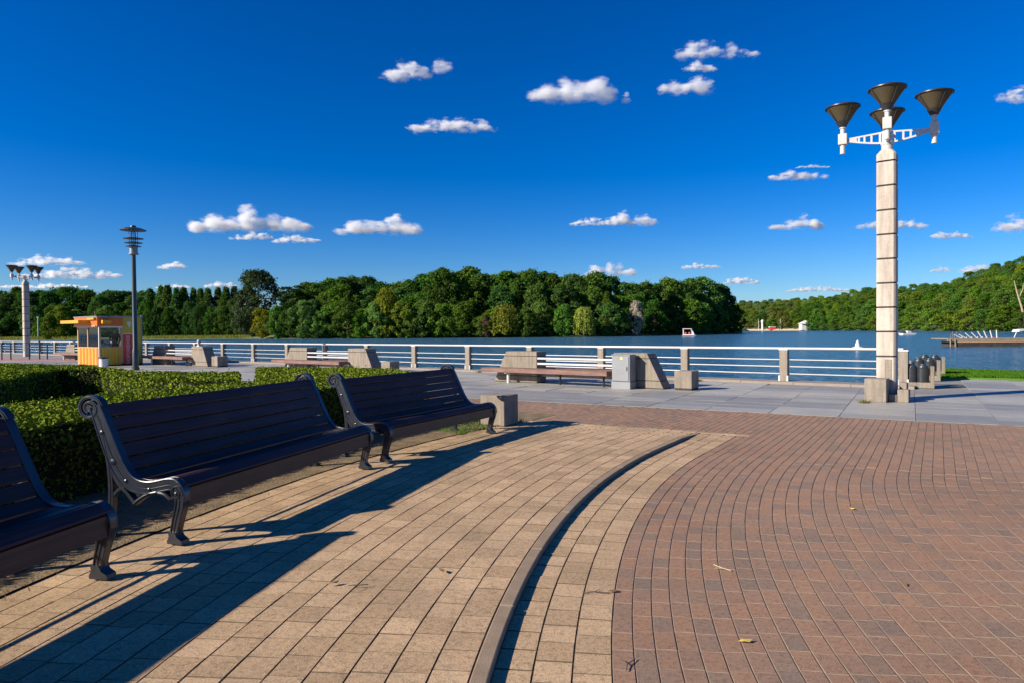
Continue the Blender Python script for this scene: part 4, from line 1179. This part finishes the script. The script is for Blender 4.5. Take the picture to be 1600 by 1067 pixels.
# ------------------------------------------------------------------ forested hill on the right
HSH = [(1130, 640), (1170, 620), (1260, 560), (1380, 440), (1480, 360), (1600, 300), (1760, 250), (1900, 220)]
HSK = [(1130, 472), (1160, 471), (1200, 468), (1260, 466), (1300, 462), (1345, 452), (1380, 449), (1420, 447), (1465, 439), (1510, 430), (1540, 416), (1575, 406), (1600, 402), (1700, 385), (1900, 360)]
def hillpt(px, t):
    d0 = interp(px, HSH); d = d0 * (1 + .75 * t)
    p0 = WZ + .2; p = AT(px, interp(px, HSK), d0 * 1.75); ztop = p.z - 15
    zz = p0 + (ztop - p0) * t ** 1.0
    v = ray(px, 515); return Vector((v.x / v.y * d, d, zz))
hl = MB(); pts = list(range(1120, 1721, 20)); vs = []; nt = 9
for px in pts:
    for j in range(nt):
        t = j / (nt - 1); v = hillpt(px, t); vs.append((v.x, v.y, v.z - (1.2 if j == 0 else 0)))
hl.add(vs, [(i * nt + j, i * nt + nt + j, i * nt + nt + 1 + j, i * nt + 1 + j) for i in range(len(pts) - 1) for j in range(nt - 1)])
struct('wooded_hill', hl, M['hill'])
HL = 'green broadleaf tree in the dense wood covering the hill across the lake on the right'
HC = [(.10, .19, .020), (.125, .22, .022), (.09, .18, .020), (.15, .225, .025), (.08, .16, .02)]
for j, t in enumerate((0.012, .10, .2, .3, .41, .53, .66, .8, .97)):
    px = 1150 + 9 * (j % 2)
    while px < 1700:
        v = hillpt(px, t); d = v.y
        far = 1 - min(1, max(0, (px - 1170) / 300))
        c = jitc(random.choice(HC), .18)
        if px < 1240: c = jitc((.15, .195, .04), .15) if random.random() < .7 else c
        h = random.uniform(13, 18)
        if t < .05: h = random.uniform(8, 13)
        tree(('bush%d' % random.randrange(3)) if t < .05 else 'broad%d' % random.randrange(6), v.x, d, v.z - .5, h, random.uniform(1.15, 1.5), c, 'broadleaf_tree', HL, 'trees of the wood on the right-hand hill')
        px += random.uniform(.82, 1.15) * 10.5 * 1067 / d * (1.0 if t < .6 else 1.0)
dt_ = thing('dead_tree', 'pale leaning bare trunk among the green trees at the right edge', 'tree', tuple(hillpt(1596, .05)))
MB().tube([(2, 0, 1), (0, 0, 9), (-2.2, 0, 16), (-3.4, 0, 21)], [.5, .42, .3, .12], 8).tube([(-1.2, 0, 13), (.8, .3, 17), (1.2, .4, 20)], [.22, .15, .05], 6).build('trunk', M['pale_bark'], dt_, True)
# beach and things on the far shore
bp = [hillpt(px, .0) for px in range(1168, 1262, 8)]
q = MB(); vs = []
for v in bp:
    vs += [(v.x, v.y - 7, WZ - .1), (v.x, v.y + 5, WZ + 1.6)]
q.add(vs, [(2 * i, 2 * i + 2, 2 * i + 3, 2 * i + 1) for i in range(len(bp) - 1)]); struct('beach', q, M['sand'])
def far_thing(px, name, label, cat, group=None, dy=2):
    v = hillpt(px, 0); return thing(name, label, cat, (v.x, v.y - dy, WZ + .5), 0, group)
t = far_thing(1259, 'pavilion', 'small white pavilion on the far beach', 'pavilion', dy=-1)
MB().box(-4, 4, -3, 3, 0, 5).build('wall', M['white'], t); q = MB(); q.add([(-5, -4, 5), (5, -4, 5), (5, 4, 5), (-5, 4, 5), (0, 0, 8)], [(0, 1, 4), (1, 2, 4), (2, 3, 4), (3, 0, 4), (3, 2, 1, 0)]); q.build('roof', M['white'], t)
MB().box(-.5, 2.5, -3.05, -2.98, .2, 4).build('door', M['grey_metal'], t)
t = far_thing(1190, 'beach_tower', 'white column standing on the far beach', 'tower'); MB().lathe([(.9, 0), (.8, 7), (1.2, 7.2), (1.2, 8.6), (.2, 9.4)], 14).build('tower_body', M['white'], t, True)
for i, px in enumerate((1184, 1218)):
    t = far_thing(px, 'beach_mast', 'thin white mast on the far beach', 'mast', 'masts on the far beach'); MB().tube([(0, 0, 0), (0, 0, 9.5)], .17, 8).build('pole', M['white'], t)
t = far_thing(1205, 'beach_hut', 'small red and white hut on the far beach', 'hut'); MB().box(-2.2, 2.2, -1.6, 1.6, 0, 2.4).build('wall', M['red_float'], t); MB().box(-2.6, 2.6, -2, 2, 2.4, 3).build('roof', M['white'], t)

# ------------------------------------------------------------------ boats, floats, pier
d = 225; p = AT(1077, 520, d); t = thing('pedal_boat', 'small red and white canopied boat off the tip of the far wood', 'boat', (p.x, d, WZ), R(-20))
for y in (-.8, .8): q = MB(); q.prism([(-2.2, 0), (1.7, 0), (2.3, .45), (-2.2, .45)], y - .35, y + .35, axis='Y'); q.build('float_hull', M['white'], t, bevel=.05)
MB().box(-2, 1.6, -1.0, 1.0, .45, .62).build('deck', M['white'], t)
for x in (-1.9, .9):
    for y in (-.95, .95): MB().tube([(x, y, .6), (x + (.0 if x < 0 else -.2), y, 2.35)], .08, 8).build('canopy_post', M['white'], t)
MB().box(-2.05, .85, -1.1, 1.1, 2.35, 2.55).build('canopy', M['white'], t, bevel=.05)
for x in (-1.4, -.2): MB().box(x, x + .5, -.8, .8, .62, 1.35).build('seat', M['red_float'], t, bevel=.08)
q = MB(); q.prism([(.75, .62), (1.6, .62), (1.45, 1.2), (.85, 2.2)], -.9, .9, axis='Y'); q.build('bow_screen', M['white'], t)
MB().box(-2.2, 2.2, -1.22, -1.16, .12, .4).build('hull_stripe', M['blue_hull'], t)
d = 205; p = AT(1419, 521, d); t = thing('motor_boat', 'small white motor boat on the lake right of the column lamp', 'boat', (p.x, d, WZ), R(8))
q = MB(); q.prism([(-2.3, 0), (1.6, 0), (2.4, .6), (-2.3, .55)], -.8, .8, axis='Y'); q.build('hull', M['white'], t, bevel=.08)
q = MB(); q.prism([(-.9, .58), (.9, .58), (.5, 1.25), (-.5, 1.3)], -.6, .6, axis='Y'); q.build('cabin', M['white'], t, bevel=.08)
MB().box(-1.6, -1.0, -.4, .4, .56, 1.2).build('dark_cover', M['black_metal'], t, bevel=.08)
d = 215; p = AT(1403, 520, d); t = thing('motor_boat', 'second white boat, half hidden behind the column of the right-hand lamp', 'boat', (p.x, d, WZ), R(8))
q = MB(); q.prism([(-2.2, 0), (1.4, 0), (2.0, .5), (-2.2, .5)], -.7, .7, axis='Y'); q.build('hull', M['white'], t, bevel=.06)
MB().box(-1.2, .3, -.5, .5, .5, .75).build('deck_cover', M['white'], t, bevel=.05)
d = 86; p = AT(1340, 540, d); t = thing('marker_float', 'small white pointed float on the water beyond the railing', 'float', (p.x, d, WZ))
MB().lathe([(.62, -.05), (.66, .06), (.5, .14), (.30, .2), (.26, .5), (.16, .75), (.05, .98), (.01, 1.0)], 18).build('body', M['white'], t, True)
d = 80; p = AT(730, 546, d); t = thing('marker_float', 'small red float on the water behind the middle of the railing', 'float', (p.x, d, WZ))
MB().lathe([(.22, -.05), (.26, .1), (.22, .3), (.1, .42), (.08, .62), (.02, .64)], 14).build('body', M['red_float'], t, True)
# pier
d = 88; a = AT(1481, 530, d); t = thing('pier', 'brown wooden pier deck over the water at the right edge', 'pier', (a.x, d, WZ), R(-4))
for i in range(60):
    MB().box(i * .4 + .0, i * .4 + .385, 0, 4, .92, 1.02).build('deck_plank', M['wood_grey'], t) if i < 34 else None
MB().box(-.05, 24, .0, .12, .66, .915).build('fascia_beam', M['wood_grey'], t)
MB().box(1.2, 24, .02, 3.8, .52, .655).build('edge_beam', M['rust_frame'], t)
MB().box(1.2, 24, .06, 3.7, -.3, .515).build('pontoon', M['dark_wood'], t)
for x in (.3, .9): MB().tube([(x, -.05, -.8), (x, -.05, .9)], .07, 8).build('pile', M['wood_grey'], t)
for x in (.5, 1.0): MB().tube([(x, .3, 1.02), (x + .05, .3, 1.6), (x + .25, .3, 1.85), (x + .3, .3, 1.02)], .035, 6).build('ladder_rail', M['steel'], t)
T4 = Matrix.Translation((a.x, d, WZ)) @ Matrix.Rotation(R(-4), 4, 'Z')
for i, (px, tilt) in enumerate(((1512, 62), (1519, 60), (1527, 48), (1536, 44), (1543.5, 32), (1551, 22), (1559, 14), (1566.5, 3))):
    x = (px - 1481) / 1067 * d * .985; L = 1.0
    w = T4 @ Vector((x, 1.5, 1.02))
    o = thing('leaning_post', ORD[i] + ' from the left of the fanned white posts leaning on the pier', 'post', tuple(w), R(-4), 'fanned white posts on the pier')
    MB().box(-.06, .06, -.05, .05, 0, .02).tube([(0, 0, .0), (-math.sin(R(tilt)) * L, 0, math.cos(R(tilt)) * L)], .06, 6).build('post_shaft', M['white'], o)
    MB().tube([(0, 0, 0.01), (.12, 0, .16)], .05, 6).build('prop', M['red_float'] if i > 4 else M['white'], o)
px = 1597; x = (px - 1481) / 1067 * d; w = T4 @ Vector((x, 1.5, 1.02)); o = thing('sun_shade', 'white angled sun shade on the pier at the right edge', 'sun shade', tuple(w))
MB().tube([(-.5, 0, 0), (-.1, 0, .9)], .05, 6).build('shade_pole', M['white'], o); q = MB(); q.prism([(-.4, .75), (.6, .95), (.6, 1.15), (-.2, 1.05)], -.6, .6, axis='Y'); q.build('shade_top', M['white'], o)
# small things at the left end of the promenade
cp = [G(-60, 563), G(-60, 559), G(125, 556), G(125, 561)]
for i, (px, h) in enumerate(((3, 1.0), (17, .95), (46, .95), (62, 1.1), (74, .9))):
    d = 44; g = AT(px, 560, d); o = thing('thin_post', 'thin dark post beside the far-left promenade railing', 'post', (g.x, d, 0), 0, 'thin dark posts at the far left')
    MB().tube([(0, 0, 0), (0, 0, h)], .04, 8).build('shaft', M['black_metal'], o); MB().lathe([(.06, 0), (.06, .04), (.01, .07)], 10, (0, 0, h)).build('cap', M['black_metal'], o)
q = MB(); g0 = [AT(px, 556, dd) for px, dd in ((-80, 43.2), (118, 40.5), (118, 44.5), (-80, 49))]; q.prism([(v.x, v.y) for v in g0], -.2, .006); struct('red_paving_strip', q, M['carpet'])
t = thing('shore_mast', 'thin white lamp post on the far bank right of the far-left column lamp', 'post', tuple(AT(59.5, 523, 306)))
MB().tube([(0, 0, -1), (0, 0, 7.5)], .16, 8).build('pole', M['white'], t); MB().box(-.4, .4, -.2, .2, 7.5, 7.8).build('lamp_head', M['white'], t)
# litter: a few leaves and twigs on the paving
for i, (px, py) in enumerate(((1163, 1003), (1412, 914), (960, 925), (1330, 795), (520, 925), (690, 905), (787, 692))):
    g = G(px, py); z = .004 if i not in (4, 5, 6) else .056
    q = MB(); w = .022; q.add([(-w * 1.5, 0, .002), (-w * .4, w * .7, .008), (w * 1.2, w * .3, .006), (w * 1.9, 0, .012), (w, -w * .7, .004), (-w * .3, -w * .8, .010)], [(0, 5, 4, 3, 2, 1)])
    o = q.build('fallen_leaf', M['yleaf'] if i % 3 == 0 else M['bleaf']); o.location = (g.x, g.y, z); o.rotation_euler = (0, 0, i * 1.7)
    tag(o, 'small %s fallen leaf lying on the paving' % ('yellow' if i % 3 == 0 else 'brown'), 'leaf', '%s leaves fallen on the paving' % ('yellow' if i % 3 == 0 else 'brown'))
for i, (px, py, L) in enumerate(((932, 928, .16), (985, 1040, .13), (1128, 888, .14), (560, 928, .12))):
    g = G(px, py); z = .008 if i != 3 else .058
    q = MB(); q.tube([(-L / 2, 0, 0), (-L * .1, .012, .004), (L / 2, -.004, 0)], .0028, 5); q.tube([(-L * .1, .012, .004), (L * .15, .05, .003)], .002, 5)
    o = q.build('twig', M['bark'] if i != 2 else M['sand']); o.location = (g.x, g.y, z); o.rotation_euler = (0, 0, i * 1.1); tag(o, 'thin dry twig lying on the paving', 'twig', 'twigs on the paving')

for i, (px, py) in enumerate(((1427, 606), (1091, 595), (1350, 629), (748, 581))):
    g = G(px, py); n = 60; V = []
    for j in range(n):
        a = random.uniform(0, 6.28); r0 = random.uniform(0, .10); h = random.uniform(.03, .10); x, y = r0 * math.cos(a), r0 * math.sin(a); w = .008
        V += [(x - w, y, 0), (x + w, y, 0), (x * 2 + random.uniform(-.03, .03), y * 2, h)]
    o = link('weed_tuft', np_mesh('weed_tuft', np.array(V), np.arange(3 * n).reshape(-1, 3), M['reed'])); o.location = (g.x, g.y, .0)
    tag(o, ('small weed tuft beside the last railing post, right of the column lamp', 'small weed tuft at the foot of a railing post right of the nearest quay bench', 'small weed tuft at the left corner of the column plinth', 'small weed tuft under the middle of the railing, behind the dark benches')[i], 'weed')

# ------------------------------------------------------------------ clouds
def cloud(px, py, w, h, k=0, dens=1.0, rag=1.0):
    """cumulus of w x h photo pixels, base at the lower edge; a real volume kilometres away"""
    base = 516 - (py + h / 2)
    d = min(8500, 1000 * 1067 / max(base, 60)); W = w * d / 1067; Hh = h * d / 1067
    p = AT(px, py, d); rr = random.Random(k * 13 + int(px)); bmv = []; bmf = []
    lob = []
    n = max(3, int(2.2 + 1.5 * w / h)); ico = ICO
    for i in range(n):
        t = (i + rr.uniform(.25, .75)) / n - .5
        env = (1 - (1.9 * t) ** 2)
        rz_ = Hh * (.15 + .40 * max(0, env) * rr.uniform(.35, 1.15)); ax = W / n * rr.uniform(.8, 1.25)
        cx = t * W; cz = -Hh * .5 + rz_ * .75 + rr.uniform(0, .18) * Hh * (rag - .9); cy = rr.uniform(-.2, .2) * Hh; o_ = len(bmv)
        lob.append((cx, cy, cz, ax * 1.05, ax * .9, rz_ * 1.1))
        bmv += [(cx + v[0] * ax * 1.5, cy + v[1] * ax * 1.3, cz + v[2] * rz_ * 1.6) for v in ico[0]]
        bmf += [tuple(a + o_ for a in f) for f in ico[1]]
    me = bpy.data.meshes.new('c'); me.from_pydata(bmv, [], bmf); o = bpy.data.objects.new('c', me); col.objects.link(o)
    rm = o.modifiers.new('r', 'REMESH'); rm.mode = 'VOXEL'; rm.voxel_size = max(Hh / 9, W / 50)
    m2 = bpy.data.meshes.new_from_object(o.evaluated_get(bpy.context.evaluated_depsgraph_get())); bpy.data.objects.remove(o)
    m2.name = 'cloud'; m2.materials.clear()
    m, nn, l, b = newmat('cloud_volume'); nn.remove(b)
    v = nn.new('ShaderNodeVolumePrincipled'); v.inputs['Color'].default_value = (1, 1, 1, 1); v.inputs['Anisotropy'].default_value = .2
    tc = nn.new('ShaderNodeTexCoord').outputs['Object']
    def mth(op, a_, b_=None):
        q = nn.new('ShaderNodeMath'); q.operation = op
        for i_, x_ in enumerate((a_, b_)):
            if x_ is None: continue
            if hasattr(x_, 'is_linked'): l.new(x_, q.inputs[i_])
            else: q.inputs[i_].default_value = x_
        return q.outputs[0]
    acc = None
    for (cx, cy, cz, ax, ay, az) in lob:
        q = nn.new('ShaderNodeVectorMath'); q.operation = 'MULTIPLY_ADD'; l.new(tc, q.inputs[0]); q.inputs[1].default_value = (1 / ax, 1 / ay, 1 / az); q.inputs[2].default_value = (-cx / ax, -cy / ay, -cz / az)
        d_ = nn.new('ShaderNodeVectorMath'); d_.operation = 'DOT_PRODUCT'; l.new(q.outputs[0], d_.inputs[0]); l.new(q.outputs[0], d_.inputs[1])
        e = mth('MAXIMUM', mth('SUBTRACT', 1.0, d_.outputs['Value']), -3.0)
        acc = e if acc is None else mth('MAXIMUM', acc, e)
    mp = nn.new('ShaderNodeMapping'); l.new(tc, mp.inputs[0]); sN = 2.7 / Hh; mp.inputs['Scale'].default_value = (sN * .5, sN * .5, sN * 1.2); mp.inputs['Location'].default_value = (k * 3.7, k * 1.9, k)
    nz = noise(nn, l, mp.outputs[0], 1.0, 8, .68)
    amp = 6.5 if rag > 1 else (5.4 if dens < 1 else 4.2)
    f = mth('ADD', acc, mth('MULTIPLY', mth('SUBTRACT', nz, .50), amp))
    sz = nn.new('ShaderNodeSeparateXYZ'); l.new(tc, sz.inputs[0])
    mb_ = nn.new('ShaderNodeMapRange'); l.new(sz.outputs[2], mb_.inputs[0]); mb_.inputs[1].default_value = -Hh * .62; mb_.inputs[2].default_value = -Hh * .28; mb_.inputs[3].default_value = 0; mb_.inputs[4].default_value = 1
    mr = nn.new('ShaderNodeMapRange'); mr.interpolation_type = 'SMOOTHSTEP'; l.new(f, mr.inputs[0])
    mr.inputs[1].default_value = .12; mr.inputs[2].default_value = 1.9; mr.inputs[3].default_value = 0; mr.inputs[4].default_value = (1.2 + 8.5 * dens) / Hh
    l.new(mth('MULTIPLY', mr.outputs[0], mb_.outputs[0]), v.inputs['Density'])
    l.new(v.outputs[0], nn['Material Output'].inputs['Volume'])
    m2.materials.append(m)
    o = link('cloud', m2); o.location = p; return o
def ico_sphere():
    import bmesh
    b = bmesh.new(); bmesh.ops.create_icosphere(b, subdivisions=2, radius=1); b.verts.ensure_lookup_table()
    r_ = ([tuple(v.co) for v in b.verts], [tuple(v.index for v in f.verts) for f in b.faces]); b.free(); return r_
ICO = ico_sphere()
CL = [(630, 110, 66, 30, .6, 'ragged small white cloud high above the lake, left of centre'), (691, 99, 32, 30, .35, 'thin wispy cloud scrap right beside the ragged small cloud, left of top centre'),
      (708, 195, 122, 25, .6, 'flat ragged cloud below the high left pair, over the middle of the wood'), (895, 136, 140, 46, 1, 'largest high cloud, bulging at its right end, above the centre right'),
      (978, 154, 14, 18, .25, 'tiny wisp just right of the largest high cloud'), (1121, 77, 118, 30, .5, 'slanting upper streak of the ragged high cloud left of the right-hand lamp'),
      (1095, 103, 50, 18, .7, 'small middle puff of the ragged high cloud left of the right-hand lamp'), (1072, 131, 76, 34, .8, 'lower puff of the ragged high cloud left of the right-hand lamp'),
      (386, 342, 182, 40, 1.2, 'long peaked cumulus over the left part of the wood'), (394, 368, 66, 14, .8, 'small flat cloud under the long peaked cumulus'), (462, 372, 68, 16, .7, 'small broken cloud under the right end of the long peaked cumulus'),
      (594, 350, 124, 33, 1.2, 'compact domed cumulus left of centre above the wood'), (1245, 273, 88, 17, .7, 'flat cloud left of the right-hand lamp column, halfway up the sky'), (1270, 260, 50, 6, .3, 'thin streak just above the flat cloud left of the lamp column'),
      (985, 342, 80, 22, 1, 'low bright cloud above the right half of the wood'), (925, 347, 70, 12, .6, 'thin left tail cloud beside the low bright cloud above the wood'), (1247, 347, 76, 23, .8, 'ragged low cloud left of the lamp column'),
      (1395, 349, 108, 18, .7, 'flat low cloud passing behind the lamp column'), (1488, 367, 62, 13, .6, 'small flat cloud right of the lamp column, above the hill'), (1588, 351, 66, 26, .6, 'faint cloud cut by the right edge of the picture above the hill'),
      (1585, 148, 44, 26, .6, 'small cloud at the right edge beside the lamp heads'), (955, 420, 80, 25, 1.1, 'domed cloud just above the treetops right of centre'), (1095, 415, 60, 11, .8, 'small flat cloud above the right tip of the wood'),
      (1157, 438, 54, 13, .9, 'small low cloud just right of the tip of the wood'), (75, 406, 105, 20, .7, 'long cloud behind the heads of the far-left lamp'), (110, 427, 150, 18, .8, 'lower long streaky cloud at the far left'),
      (270, 414, 44, 13, .9, 'small bright cloud right of the slim lamp post'), (345, 444, 46, 12, .8, 'low cloud behind the treetops left of the tall round tree'), (270, 447, 52, 9, .5, 'faint low cloud over the poplars'),
      (1470, 421, 26, 11, .6, 'tiny cloud over the hill right of the lamp column'), (1530, 420, 56, 16, .9, 'bright cloud resting on the hill crest at the right'), (1285, 452, 110, 9, .6, 'long thin cloud along the crest of the far hill'), (60, 447, 150, 9, .6, 'long low cloud behind the trees at the far left')]
for i, (px, py, w, h, de_, lab) in enumerate(CL):
    tag(cloud(px, py, w, h, i, de_, 1.0 if de_ > .6 else 1.5), lab, 'cloud', 'small white clouds in the blue sky')
